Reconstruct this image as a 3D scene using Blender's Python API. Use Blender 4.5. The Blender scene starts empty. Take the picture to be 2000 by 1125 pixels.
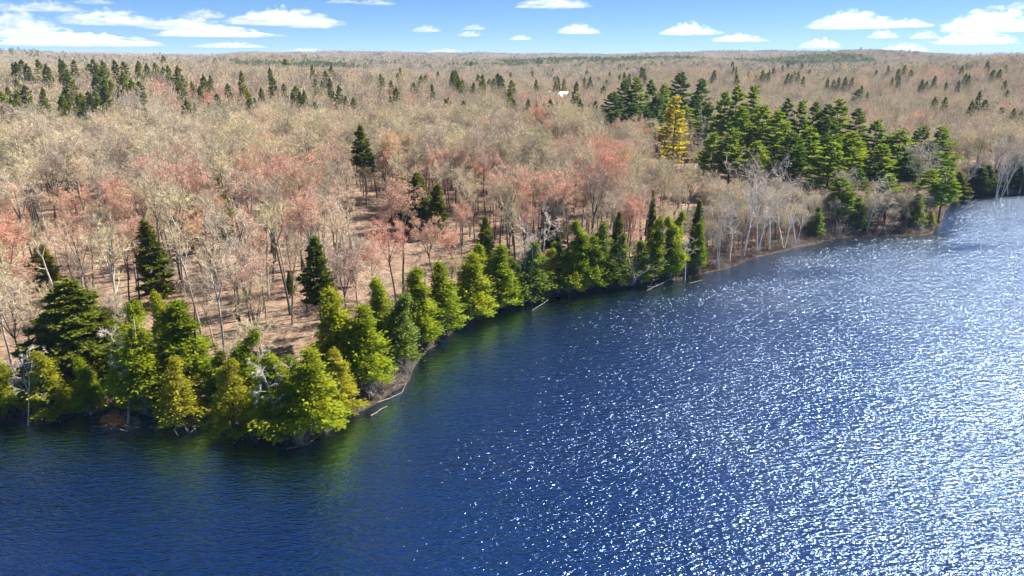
import bpy, math, random
import numpy as np
from mathutils import Vector, Matrix

R = math.radians
scn = bpy.context.scene
col = scn.collection

# ------------------------------------------------------------------ camera, sky, sun, exposure
CAM_H, PITCH, F = 45.0, R(18.15), 1376.0            # drone height, tilt, focal length for a 2000 px wide frame
cd = bpy.data.cameras.new('camera')
cd.sensor_width = 36.0
cd.lens = F / 2000 * 36
cd.clip_start, cd.clip_end = 0.5, 150000
cam = bpy.data.objects.new('camera', cd)
cam.location = (0, 0, CAM_H)
cam.rotation_euler = (math.pi / 2 - PITCH, 0, 0)
col.objects.link(cam)
scn.camera = cam

SUN_AZ, SUN_EL = R(63), R(48)                        # azimuth to the right of the view direction (+Y)
world = bpy.data.worlds.new('World')
scn.world = world
world.use_nodes = True
wn, wl = world.node_tree.nodes, world.node_tree.links
wn.clear()
sky = wn.new('ShaderNodeTexSky')
sky.sky_type = 'NISHITA'
sky.sun_disc = False
sky.sun_elevation = SUN_EL
sky.sun_rotation = SUN_AZ
sky.altitude = 450
sky.air_density = 0.4
sky.dust_density = 0.12
sky.ozone_density = 6.0
gm_ = wn.new('ShaderNodeGamma')
gm_.inputs['Gamma'].default_value = 0.72
hs = wn.new('ShaderNodeHueSaturation')
hs.inputs['Saturation'].default_value = 1.28
bg = wn.new('ShaderNodeBackground')
bg.inputs['Strength'].default_value = 0.088
wo = wn.new('ShaderNodeOutputWorld')
wl.new(sky.outputs[0], gm_.inputs['Color'])
wl.new(gm_.outputs[0], hs.inputs['Color'])
wl.new(hs.outputs[0], bg.inputs[0])
wl.new(bg.outputs[0], wo.inputs[0])

sd = bpy.data.lights.new('sun', 'SUN')
sd.energy = 5.0
sd.angle = R(0.53)
sd.color = (1.0, 0.95, 0.87)
sun = bpy.data.objects.new('sun', sd)
sdir = Vector((math.sin(SUN_AZ) * math.cos(SUN_EL), math.cos(SUN_AZ) * math.cos(SUN_EL), math.sin(SUN_EL)))
sun.rotation_euler = sdir.to_track_quat('Z', 'Y').to_euler()
col.objects.link(sun)

scn.view_settings.view_transform = 'Standard'
scn.view_settings.look = 'None'
scn.view_settings.exposure = 1.5
scn.view_settings.gamma = 1.0
scn.view_settings.use_curve_mapping = False
scn.cycles.max_bounces = 7
scn.cycles.diffuse_bounces = 2
scn.cycles.glossy_bounces = 2
scn.cycles.transmission_bounces = 3
scn.cycles.transparent_max_bounces = 8
scn.cycles.volume_bounces = 6
scn.cycles.sample_clamp_direct = 12
scn.cycles.sample_clamp_indirect = 6
scn.cycles.use_adaptive_sampling = True
scn.cycles.adaptive_threshold = 0.02
scn.cycles.use_denoising = True
scn.cycles.denoiser = 'OPENIMAGEDENOISE'
scn.cycles.denoising_input_passes = 'RGB_ALBEDO_NORMAL'

# ------------------------------------------------------------------ pixel <-> place
cp, sp = math.cos(PITCH), math.sin(PITCH)

def ray(px, py):
    u, v = (px - 1000) / F, (562.5 - py) / F
    return np.array([u, cp + v * sp, -sp + v * cp])

def at(px, py, z=0.0):
    d = ray(px, py)
    t = (z - CAM_H) / d[2]
    return np.array([d[0] * t, d[1] * t, z])

def pix(x, y, z):
    dz = np.asarray(z, float) - CAM_H
    f = np.asarray(y) * cp - dz * sp
    f = np.where(f < 0.1, 0.1, f)
    return 1000 + F * np.asarray(x) / f, 562.5 - F * (np.asarray(y) * sp + dz * cp) / f

# ------------------------------------------------------------------ noise for shapes and places
def _hash(ix, iy, seed):
    h = (ix.astype(np.int64) * 374761393 + iy.astype(np.int64) * 668265263 + seed * 974634777) & 0xFFFFFFFF
    h = ((h ^ (h >> 13)) * 1274126177) & 0xFFFFFFFF
    return ((h ^ (h >> 16)) & 0xFFFFFF) / float(0xFFFFFF)

def vnoise(x, y, seed=0):
    x, y = np.asarray(x, float), np.asarray(y, float)
    ix, iy = np.floor(x), np.floor(y)
    fx, fy = x - ix, y - iy
    fx, fy = fx * fx * (3 - 2 * fx), fy * fy * (3 - 2 * fy)
    a, b = _hash(ix, iy, seed), _hash(ix + 1, iy, seed)
    c, d = _hash(ix, iy + 1, seed), _hash(ix + 1, iy + 1, seed)
    return (a + (b - a) * fx) * (1 - fy) + (c + (d - c) * fx) * fy

def fbm(x, y, seed=0, octv=4):
    s, a, t = 0, 1.0, 0
    for o in range(octv):
        s = s + a * vnoise(np.asarray(x) * 2 ** o, np.asarray(y) * 2 ** o, seed + o * 17)
        t += a
        a *= 0.5
    return s / t

def sstep(a, b, x):
    t = np.clip((np.asarray(x, float) - a) / (b - a), 0, 1)
    return t * t * (3 - 2 * t)

# ------------------------------------------------------------------ the lake's outline and the lie of the land
SHORE_PX = [(-420, 800), (-200, 812), (0, 822), (90, 818), (200, 812), (330, 818), (400, 828), (430, 842), (500, 866), (560, 874),
            (625, 858), (665, 826), (700, 806), (745, 782), (790, 748), (815, 712), (840, 682), (900, 640),
            (955, 612), (1010, 592), (1100, 574), (1200, 563), (1300, 551), (1370, 536), (1420, 522), (1480, 502),
            (1560, 482), (1640, 466), (1720, 461), (1795, 461), (1822, 452), (1838, 436), (1845, 412), (1856, 396),
            (1875, 388), (1920, 384), (2000, 380), (2150, 374), (2400, 372)]
shore = [at(*p)[:2] for p in SHORE_PX]
def ragged(pts):
    out = []
    for a, b in zip(pts[:-1], pts[1:]):
        n = max(1, int(np.linalg.norm(b - a) / 1.6))
        t = np.array([-(b - a)[1], (b - a)[0]]) / (np.linalg.norm(b - a) + 1e-9)
        for k in range(n):
            q = a + (b - a) * k / n
            out.append(q + t * (2.4 * (fbm(q[0] / 4.5, q[1] / 4.5, 71, 3) - .5)))
    return out + [pts[-1]]
coarse_shore = shore
shore = ragged(shore)
poly = np.array(shore + [np.array(q, float) for q in [(420, 330), (560, 300), (640, 150), (620, -120), (460, -330), (100, -420), (-260, -360), (-330, -120), (-230, 20)]])

rough_poly = np.array(coarse_shore + list(poly[len(shore):]))

def land_dist(x, y):
    x, y = np.asarray(x, float).ravel(), np.asarray(y, float).ravel()
    out = shore_dist(x, y, rough_poly)
    near = np.abs(out) < 12
    if near.any():
        out[near] = shore_dist(x[near], y[near], poly)
    return out

def shore_dist(x, y, poly):
    """metres from the water's edge, positive on land"""
    best = np.full(x.shape, 1e18)
    inside = np.zeros(x.shape, bool)
    n = len(poly)
    for i in range(n):
        ax, ay = poly[i]
        bx, by = poly[(i + 1) % n]
        dx, dy = bx - ax, by - ay
        t = np.clip(((x - ax) * dx + (y - ay) * dy) / (dx * dx + dy * dy), 0, 1)
        best = np.minimum(best, (x - ax - t * dx) ** 2 + (y - ay - t * dy) ** 2)
        c = (ay > y) != (by > y)
        if abs(by - ay) > 1e-9:
            inside ^= c & (x < (bx - ax) * (y - ay) / (by - ay) + ax)
    d = np.sqrt(best)
    return np.where(inside, -d, d)

#        azimuth, distance, half-width across (deg), half-depth (m), height (m)
HILLS = [(-22, 620, 14, 190, 19), (-42, 760, 12, 250, 15), (-20, 1150, 22, 240, -17), (-4, 760, 9, 190, 9), (13, 1000, 7, 150, 17), (14, 580, 9, 120, -8), (10, 1380, 12, 190, -16), (33, 620, 9, 130, -7), (36, 1650, 10, 230, -10),
         (30, 1150, 10, 260, 14), (41, 1000, 8, 230, 17), (3, 1650, 12, 300, 8), (-15, 1900, 12, 420, 14),
         (-33, 3500, 15, 700, 46), (-13, 4300, 9, 900, 38), (2, 6200, 10, 1200, 34), (16, 3600, 8, 900, 20),
         (33, 2700, 14, 600, 36), (24, 4800, 10, 1000, 40), (-58, 2500, 14, 700, 30), (58, 2200, 14, 700, 28),
         (0, 12500, 22, 1500, 62), (-30, 11500, 15, 1500, 66), (33, 11500, 15, 1500, 62)]

def ground(x, y, d=None):
    x, y = np.asarray(x, float).ravel(), np.asarray(y, float).ravel()
    if d is None:
        d = land_dist(x, y)
    r = np.hypot(x, y)
    az = np.degrees(np.arctan2(x, y))
    dd = np.maximum(d, 0)
    z = 0.75 * (1 - np.exp(-dd / 1.3)) + 2.6 * (1 - np.exp(-dd / 55)) + 0.5 * (fbm(x / 9, y / 9, 3, 3) - 0.5) * sstep(1, 8, dd)
    z += 0.18 * (fbm(x / 1.7, y / 1.7, 31, 2) - 0.5) * sstep(0, 1.5, dd)
    z += 5.0 * (fbm(x / 110, y / 110, 5, 3) - 0.45) * sstep(20, 200, dd)
    z += 52.0 * (fbm(x / 360, y / 360, 9, 4) - 0.48) * sstep(240, 900, dd)
    far = sstep(150, 420, dd)
    for a, rr, wa, wr, h in HILLS:
        da = (az - a + 180) % 360 - 180
        z += h * far * (.25 + 1.5 * fbm(x / 1400, y / 1400, 19, 3) if rr > 2000 else 1.0) * np.exp(-0.5 * (da / wa) ** 2 - 0.5 * ((r - rr) / wr) ** 2)
    return np.where(d < 0, np.maximum(-3.5, d * 0.35), z)

def gz(x, y):
    return float(ground(np.array([x]), np.array([y]))[0])

# ------------------------------------------------------------------ materials
def mat(name):
    m = bpy.data.materials.new(name)
    m.use_nodes = True
    nt = m.node_tree
    return m, nt.nodes, nt.links, nt.nodes['Principled BSDF'], nt.nodes['Material Output']

def ramp(n, stops):
    r = n.new('ShaderNodeValToRGB')
    e = r.color_ramp.elements
    while len(e) < len(stops):
        e.new(0.5)
    for i, (p, c) in enumerate(stops):
        e[i].position = p
        e[i].color = (*c, 1)
    return r

def plant_mat(name, stops, rough=0.75, transl=0.0, patch=0.0, fine=0.0):
    """colour differs from plant to plant (stops), with an even finer change along it"""
    m, n, l, b, out = mat(name)
    oi = n.new('ShaderNodeObjectInfo')
    rp = ramp(n, stops)
    fac = oi.outputs['Random']
    if patch:
        nz = n.new('ShaderNodeTexNoise')
        nz.inputs['Scale'].default_value = patch
        nz.inputs['Detail'].default_value = 5
        nz.inputs['Roughness'].default_value = .65
        l.new(oi.outputs['Location'], nz.inputs['Vector'])
        mx = n.new('ShaderNodeMath'); mx.operation = 'MULTIPLY_ADD'
        l.new(nz.outputs[0], mx.inputs[0]); mx.inputs[1].default_value = 1.5
        m2 = n.new('ShaderNodeMath'); m2.operation = 'MULTIPLY_ADD'
        l.new(oi.outputs['Random'], m2.inputs[0]); m2.inputs[1].default_value = 0.85; m2.inputs[2].default_value = -0.68
        l.new(m2.outputs[0], mx.inputs[2])
        fac = mx.outputs[0]
    l.new(fac, rp.inputs[0])
    colr = rp.outputs[0]
    if fine:
        tc = n.new('ShaderNodeTexCoord')
        nf = n.new('ShaderNodeTexNoise')
        nf.inputs['Scale'].default_value = fine
        nf.inputs['Detail'].default_value = 2
        l.new(tc.outputs['Object'], nf.inputs['Vector'])
        mr = n.new('ShaderNodeMapRange')
        mr.inputs[1].default_value = 0.3; mr.inputs[2].default_value = 0.7
        mr.inputs[3].default_value = 0.62; mr.inputs[4].default_value = 1.35
        l.new(nf.outputs[0], mr.inputs[0])
        vm = n.new('ShaderNodeVectorMath'); vm.operation = 'SCALE'
        l.new(colr, vm.inputs[0]); l.new(mr.outputs[0], vm.inputs['Scale'])
        colr = vm.outputs[0]
    l.new(colr, b.inputs['Base Color'])
    b.inputs['Roughness'].default_value = rough
    b.inputs['Specular IOR Level'].default_value = 0.25
    if transl:
        t = n.new('ShaderNodeBsdfTranslucent')
        l.new(colr, t.inputs[0])
        ms = n.new('ShaderNodeMixShader')
        ms.inputs[0].default_value = transl
        l.new(b.outputs[0], ms.inputs[1]); l.new(t.outputs[0], ms.inputs[2])
        l.new(ms.outputs[0], out.inputs[0])
    return m

M = {}
M['cedar'] = plant_mat('cedar_foliage', [(0, (.225, .285, .014)), (.5, (.29, .335, .015)), (1, (.36, .37, .018))], .6, .6, fine=.9)
M['cedar_dull'] = plant_mat('dull_cedar_foliage', [(0, (.165, .215, .026)), (1, (.23, .265, .03))], .65, .4, fine=.9)
M['cedar_yellow'] = plant_mat('yellow_cedar_foliage', [(0, (.33, .325, .018)), (1, (.40, .365, .022))], .6, .5, fine=.9)
M['pine'] = plant_mat('pine_needles', [(0, (.20, .29, .022)), (.5, (.28, .365, .022)), (1, (.36, .41, .022))], .55, .45, fine=.5)
M['pine_dark'] = plant_mat('dark_pine_needles', [(0, (.105, .175, .024)), (1, (.17, .245, .024))], .55, .4, fine=.5)
M['pine_yellow'] = plant_mat('yellow_pine_needles', [(0, (.56, .48, .045)), (1, (.58, .50, .045))], .6, .55, fine=.5)
M['spruce'] = plant_mat('spruce_needles', [(0, (.115, .15, .018)), (.6, (.185, .21, .018)), (1, (.265, .27, .018))], .6, .4, fine=.6)
M['bark'] = plant_mat('grey_bark', [(0, (.055, .045, .037)), (.45, (.15, .13, .11)), (.7, (.33, .29, .25)), (1, (.46, .41, .36))], .9, fine=1.5)
M['bark_dark'] = plant_mat('dark_bark', [(0, (.06, .048, .04)), (1, (.12, .095, .075))], .9, fine=1.5)
M['bark_pale'] = plant_mat('pale_bark', [(0, (.66, .55, .43)), (1, (.80, .69, .56))], .8, fine=2.0)
M['twig'] = plant_mat('tan_twigs', [(0, (.22, .195, .145)), (.2, (.42, .345, .26)), (.36, (.60, .505, .375)), (.5, (.40, .365, .225)), (.64, (.60, .46, .33)), (.8, (.60, .515, .30)), (1, (.27, .235, .175))], .85, .15, patch=.03)
M['twig_red'] = plant_mat('red_budding_twigs', [(0, (.56, .36, .28)), (.4, (.66, .36, .27)), (.75, (.68, .29, .22)), (1, (.70, .42, .28))], .8, .25)
M['twig_pale'] = plant_mat('pale_twigs', [(0, (.46, .38, .31)), (1, (.54, .45, .37))], .85)
M['dead_wood'] = plant_mat('bleached_wood', [(0, (.52, .44, .36)), (1, (.68, .59, .49))], .85, fine=3.0)
M['brown_wood'] = plant_mat('wet_brown_wood', [(0, (.20, .13, .085)), (1, (.30, .20, .13))], .8, fine=3.0)
M['drift'] = plant_mat('weathered_drift', [(0, (.20, .165, .135)), (1, (.30, .255, .21))], .85, fine=3.0)
M['dead_needles'] = plant_mat('rusty_dead_needles', [(0, (.50, .17, .055)), (1, (.55, .20, .07))], .8, .2, fine=2)
M['dry_grass'] = plant_mat('dry_sedge', [(0, (.24, .165, .105)), (1, (.24, .165, .105))], .85, .2, fine=.35)
M['shrub'] = plant_mat('shrub_twigs', [(0, (.24, .16, .125)), (.5, (.34, .22, .165)), (1, (.30, .25, .16))], .85)

def ground_mat():
    m, n, l, b, out = mat('forest_floor')
    tc = n.new('ShaderNodeTexCoord')
    n1 = n.new('ShaderNodeTexNoise'); n1.inputs['Scale'].default_value = .06; n1.inputs['Detail'].default_value = 6
    n2 = n.new('ShaderNodeTexNoise'); n2.inputs['Scale'].default_value = 1.4; n2.inputs['Detail'].default_value = 6; n2.inputs['Roughness'].default_value = .75
    l.new(tc.outputs['Object'], n1.inputs['Vector']); l.new(tc.outputs['Object'], n2.inputs['Vector'])
    r1 = ramp(n, [(.3, (.25, .165, .115)), (.5, (.33, .225, .16)), (.72, (.29, .22, .15))])
    r2 = ramp(n, [(.3, (.50, .46, .42)), (.55, (.85, .83, .80)), (.75, (1.15, 1.1, 1.05))])
    l.new(n1.outputs[0], r1.inputs[0]); l.new(n2.outputs[0], r2.inputs[0])
    mx = n.new('ShaderNodeMix'); mx.data_type = 'RGBA'; mx.blend_type = 'MULTIPLY'; mx.inputs['Factor'].default_value = 1
    l.new(r1.outputs[0], mx.inputs['A']); l.new(r2.outputs[0], mx.inputs['B'])
    n3 = n.new('ShaderNodeTexNoise'); n3.inputs['Scale'].default_value = .38; n3.inputs['Detail'].default_value = 5; n3.inputs['Roughness'].default_value = .7
    l.new(tc.outputs['Object'], n3.inputs['Vector'])
    r3 = ramp(n, [(.36, (.46, .42, .36)), (.52, (.95, .93, .9)), (.68, (1.1, 1.05, 1.0))])
    l.new(n3.outputs[0], r3.inputs[0])
    mx3 = n.new('ShaderNodeMix'); mx3.data_type = 'RGBA'; mx3.blend_type = 'MULTIPLY'; mx3.inputs['Factor'].default_value = 1
    l.new(mx.outputs['Result'], mx3.inputs['A']); l.new(r3.outputs[0], mx3.inputs['B'])
    mx = mx3
    at_ = n.new('ShaderNodeAttribute'); at_.attribute_name = 'wet'
    m2 = n.new('ShaderNodeMix'); m2.data_type = 'RGBA'
    l.new(at_.outputs['Fac'], m2.inputs['Factor']); l.new(mx.outputs['Result'], m2.inputs['A'])
    m2.inputs['B'].default_value = (.050, .034, .023, 1)
    l.new(m2.outputs['Result'], b.inputs['Base Color'])
    b.inputs['Roughness'].default_value = .95
    bp = n.new('ShaderNodeBump'); bp.inputs['Strength'].default_value = .6; bp.inputs['Distance'].default_value = .15
    l.new(n2.outputs[0], bp.inputs['Height']); l.new(bp.outputs[0], b.inputs['Normal'])
    return m

def water_mat():
    m, n, l, b, out = mat('lake_water')
    tc = n.new('ShaderNodeTexCoord')
    def waves(rot, sx, sy, detail, rough, dist):
        mp = n.new('ShaderNodeMapping')
        mp.inputs['Rotation'].default_value = (0, 0, R(rot))
        mp.inputs['Scale'].default_value = (sx, sy, 1)
        l.new(tc.outputs['Object'], mp.inputs['Vector'])
        z = n.new('ShaderNodeTexNoise')
        z.inputs['Scale'].default_value = 1
        z.inputs['Detail'].default_value = detail
        z.inputs['Roughness'].default_value = rough
        z.inputs['Distortion'].default_value = dist
        l.new(mp.outputs[0], z.inputs['Vector'])
        return z.outputs[0]
    a = waves(40, 1.05, 2.9, 2, .5, .6)
    c = waves(66, 2.2, 5.2, 1.5, .5, .5)
    g = waves(47, .42, 1.15, 2, .5, .5)
    e = waves(25, .12, .26, 2, .5, 0)
    gust = waves(30, .018, .05, 2, .5, .5)
    def mad(x, k, y=None):
        q = n.new('ShaderNodeMath'); q.operation = 'MULTIPLY_ADD' if y is not None else 'MULTIPLY'
        l.new(x, q.inputs[0])
        if isinstance(k, float): q.inputs[1].default_value = k
        else: l.new(k, q.inputs[1])
        if y is not None: l.new(y, q.inputs[2])
        return q.outputs[0]
    h = mad(g, .8, mad(e, .5, mad(c, .36, mad(a, .85))))
    gm = n.new('ShaderNodeMapRange'); gm.inputs[1].default_value = .3; gm.inputs[2].default_value = .7; gm.inputs[3].default_value = .62; gm.inputs[4].default_value = 1.3
    l.new(gust, gm.inputs[0])
    wa = n.new('ShaderNodeAttribute'); wa.attribute_name = 'wind'
    st = mad(wa.outputs['Fac'], gm.outputs[0])
    bp = n.new('ShaderNodeBump')
    bp.inputs['Distance'].default_value = .29
    l.new(st, bp.inputs['Strength']); l.new(h, bp.inputs['Height'])
    l.new(bp.outputs[0], b.inputs['Normal'])
    b.inputs['Base Color'].default_value = (.115, .31, .60, 1)
    b.inputs['Metallic'].default_value = 1.0
    b.inputs['Roughness'].default_value = .09
    b.inputs['Coat Weight'].default_value = 1.0
    b.inputs['Coat Roughness'].default_value = .15
    b.inputs['Coat IOR'].default_value = 1.75
    l.new(bp.outputs[0], b.inputs['Coat Normal'])
    b.inputs['IOR'].default_value = 1.333
    return m

# ------------------------------------------------------------------ mesh helpers
def np_mesh(name, V, quads=None, tris=None, mats=(), tri_mat=None, quad_mat=None, smooth=False):
    me = bpy.data.meshes.new(name)
    V = np.asarray(V, np.float32)
    Q = np.zeros((0, 4), np.int32) if quads is None else np.asarray(quads, np.int32)
    T = np.zeros((0, 3), np.int32) if tris is None else np.asarray(tris, np.int32)
    me.vertices.add(len(V)); me.vertices.foreach_set('co', V.ravel())
    nl = Q.size + T.size
    me.loops.add(nl); me.loops.foreach_set('vertex_index', np.concatenate([Q.ravel(), T.ravel()]))
    me.polygons.add(len(Q) + len(T))
    st = np.concatenate([np.arange(len(Q)) * 4, Q.size + np.arange(len(T)) * 3]).astype(np.int32)
    me.polygons.foreach_set('loop_start', st)
    if tri_mat is not None or quad_mat is not None:
        qm = np.zeros(len(Q), np.int32) if quad_mat is None else np.asarray(quad_mat, np.int32)
        tm = np.zeros(len(T), np.int32) if tri_mat is None else np.asarray(tri_mat, np.int32)
        me.polygons.foreach_set('material_index', np.concatenate([qm, tm]))
    if smooth:
        me.polygons.foreach_set('use_smooth', np.ones(len(Q) + len(T), bool))
    for m in mats:
        me.materials.append(m)
    me.update(calc_edges=True)
    return me

def frames(D):
    D = D / (np.linalg.norm(D, axis=1, keepdims=True) + 1e-9)
    ref = np.where(np.abs(D[:, 2:3]) > .9, np.array([[1., 0, 0]]), np.array([[0, 0, 1.]]))
    U = np.cross(D, ref); U /= np.linalg.norm(U, axis=1, keepdims=True) + 1e-9
    return D, U, np.cross(D, U)

def tubes(segs, sides=4):
    """(verts, quads) of tapered prisms along segments p0 p1 r0 r1"""
    S = np.asarray(segs, float)
    P0, P1, r0, r1 = S[:, :3], S[:, 3:6], S[:, 6], S[:, 7]
    D, U, W = frames(P1 - P0)
    k = np.arange(sides) * 2 * np.pi / sides
    ring = U[:, None] * np.cos(k)[None, :, None] + W[:, None] * np.sin(k)[None, :, None]
    A = P0[:, None] + ring * r0[:, None, None]
    B = P1[:, None] + ring * r1[:, None, None]
    V = np.concatenate([A, B], 1).reshape(-1, 3)
    base = (np.arange(len(S)) * 2 * sides)[:, None]
    i = np.arange(sides)[None]
    j = (i + 1) % sides
    Qs = np.stack([base + i, base + j, base + sides + j, base + sides + i], -1).reshape(-1, 4)
    return V, Qs

def blades(P, D, L, Wd, rng, fold=0.0, mid=.45):
    """kite-shaped leaf or twig faces: base P, direction D, length L, width Wd -> (verts, quads)"""
    n = len(P)
    D, U, W = frames(D)
    a = rng.uniform(0, np.pi, n)[:, None]
    S = U * np.cos(a) + W * np.sin(a)
    N = np.cross(D, S)
    L, Wd = np.broadcast_to(L, n)[:, None], np.broadcast_to(Wd, n)[:, None]
    v0 = P
    v1 = P + D * L * mid + S * Wd * .5 + N * Wd * fold
    v2 = P + D * L
    v3 = P + D * L * mid - S * Wd * .5 + N * Wd * fold
    V = np.stack([v0, v1, v2, v3], 1).reshape(-1, 3)
    Qs = (np.arange(n) * 4)[:, None] + np.arange(4)[None]
    return V, Qs

def join_vq(*parts):
    Vs, Qs, o = [], [], 0
    for V, q in parts:
        if len(V) == 0: continue
        Vs.append(V); Qs.append(q + o); o += len(V)
    return np.concatenate(Vs), np.concatenate(Qs)

# ------------------------------------------------------------------ plants (unit: metres at scale 1)
def hardwood(seed, H=17.0, fork=.45, spread=.55, leaders=4, nb=5, nbl=5, ntw=3, tw_len=1.0, tw_w=.05, stems=1, up=.10, lean=0., bare=False, rk=1.0):
    """limb segments, twig blades as (P, D, L, W)"""
    rng = np.random.default_rng(seed)
    segs, tP, tD = [], [], []
    def nrm(v): return v / (np.linalg.norm(v) + 1e-9)
    def grow(p, d, length, r, level):
        n = (6, 4, 3)[level]
        pts = [p]
        for i in range(n):
            d = nrm(d + rng.normal(0, (.10, .16, .22)[level], 3) + np.array([0, 0, up * (1, 1, .6)[level]]))
            q = p + d * length / n
            ra, rb = r * (1 - .75 * i / n), r * (1 - .75 * (i + 1) / n)
            segs.append((*p, *q, max(ra, .03 * rk), max(rb, .024 * rk)))
            p = q
            pts.append((p, d))
            if level < 2 and i >= (1 if level == 0 else 0):
                k = (nb, nbl)[level] / (n - 1 if level == 0 else n)
                for _ in range(int(k + rng.random())):
                    a = rng.uniform(0, 2 * np.pi)
                    side = nrm(np.cross(d, nrm(np.array([np.cos(a), np.sin(a), rng.normal(0, .4)]))))
                    nd = nrm(d * rng.uniform(.45, .8) + side * rng.uniform(.6, 1.0))
                    grow(p, nd, length * rng.uniform(.36, .62) * (1 - .35 * i / n), r * (1 - .75 * (i + 1) / n) * .62, level + 1)
            if level == 2 or (level == 1 and i >= 2):
                for _ in range(max(1, int(ntw / 2 + rng.random()))):
                    td = nrm(d + rng.normal(0, .55, 3) + np.array([0, 0, .15]))
                    tP.append(p - d * rng.uniform(0, length / n)); tD.append(td)
        for _ in range(3):
            tP.append(p); tD.append(nrm(d + rng.normal(0, .4, 3)))
    for s in range(stems):
        d = nrm(np.array([rng.normal(0, .04) + lean, rng.normal(0, .04), 1]) + (np.array([np.cos(s * 2.2), np.sin(s * 2.2), 0]) * .13 if stems > 1 else 0))
        p = np.array([0, 0, -.4]) + (np.array([np.cos(s * 2.2), np.sin(s * 2.2), 0]) * .15 if stems > 1 else 0)
        r0 = rk * (.020 * H * .6 + .03) / (1 + .25 * (stems - 1))
        n, hf = 5, H * fork
        for i in range(n):
            d = nrm(d + rng.normal(0, .035, 3) + np.array([0, 0, .03]))
            q = p + d * (hf + .4) / n
            segs.append((*p, *q, r0 * (1.25 if i == 0 else 1 - .09 * i), r0 * (1 - .09 * (i + 1))))
            p = q
            if i >= 3 and not bare:
                a = rng.uniform(0, 6.28)
                grow(p, nrm(np.array([np.cos(a), np.sin(a), .75])), H * .20, r0 * .35, 1)
        ph = rng.uniform(0, 6.28)
        for k in range(leaders):
            a = ph + k * 2 * np.pi / leaders + rng.normal(0, .25)
            sp_ = spread * rng.uniform(.55, 1.25) * (.35 if k == 0 else 1)
            nd = nrm(d + np.array([np.cos(a), np.sin(a), 0]) * sp_)
            grow(p, nd, H * (1 - fork) * rng.uniform(.82, 1.05), r0 * .5, 0)
    tP, tD = np.array(tP), np.array(tD)
    # each twig splits into a small fan
    k = 3
    P = np.repeat(tP, k, 0); D = np.repeat(tD, k, 0) + rng.normal(0, .35, (len(tP) * k, 3))
    D /= np.linalg.norm(D, axis=1, keepdims=True)
    P = P + np.repeat(tD, k, 0) * rng.uniform(0, .35, (len(P), 1)) * tw_len
    Ln = tw_len * rng.uniform(.6, 1.25, len(P))
    return segs, (P, D, Ln, np.full(len(P), tw_w)), rng

def bare_meshes(name, seed, bark, twig, buds=0, limb_sides=4, **kw):
    segs, (P, D, Ln, Wd), rng = hardwood(seed, **kw)
    S = np.array(segs)
    big = S[:, 6] > .05
    V1, Q1 = tubes(S[big], 5)
    trunk = np_mesh(name + '_trunk', V1, Q1, mats=[bark])
    parts = [blades(P, D, Ln, Wd, rng)]
    if (~big).any():
        parts.append(tubes(S[~big], 3))
    if buds:
        bp = P + D * Ln[:, None] * rng.uniform(.5, 1, (len(P), 1))
        bp = np.repeat(bp, buds, 0) + rng.normal(0, .10, (len(P) * buds, 3))
        parts.append(blades(bp, rng.normal(0, 1, bp.shape) + np.array([0, 0, .6]), rng.uniform(.12, .26, len(bp)), rng.uniform(.09, .16, len(bp)), rng))
    V2, Q2 = join_vq(*parts)
    mi = np.zeros(len(Q2))
    if buds:
        mi[-len(parts[-1][1]):] = 1
    mm = [M['twig'], twig] if buds else [twig]
    crown = np_mesh(name + '_crown', V2, Q2, mats=mm, quad_mat=mi)
    V, q = join_vq((V1, Q1), (V2, Q2))
    both = np_mesh(name, V, q, mats=[bark] + mm, quad_mat=np.r_[np.zeros(len(Q1)), mi + 1])
    return trunk, crown, both

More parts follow.
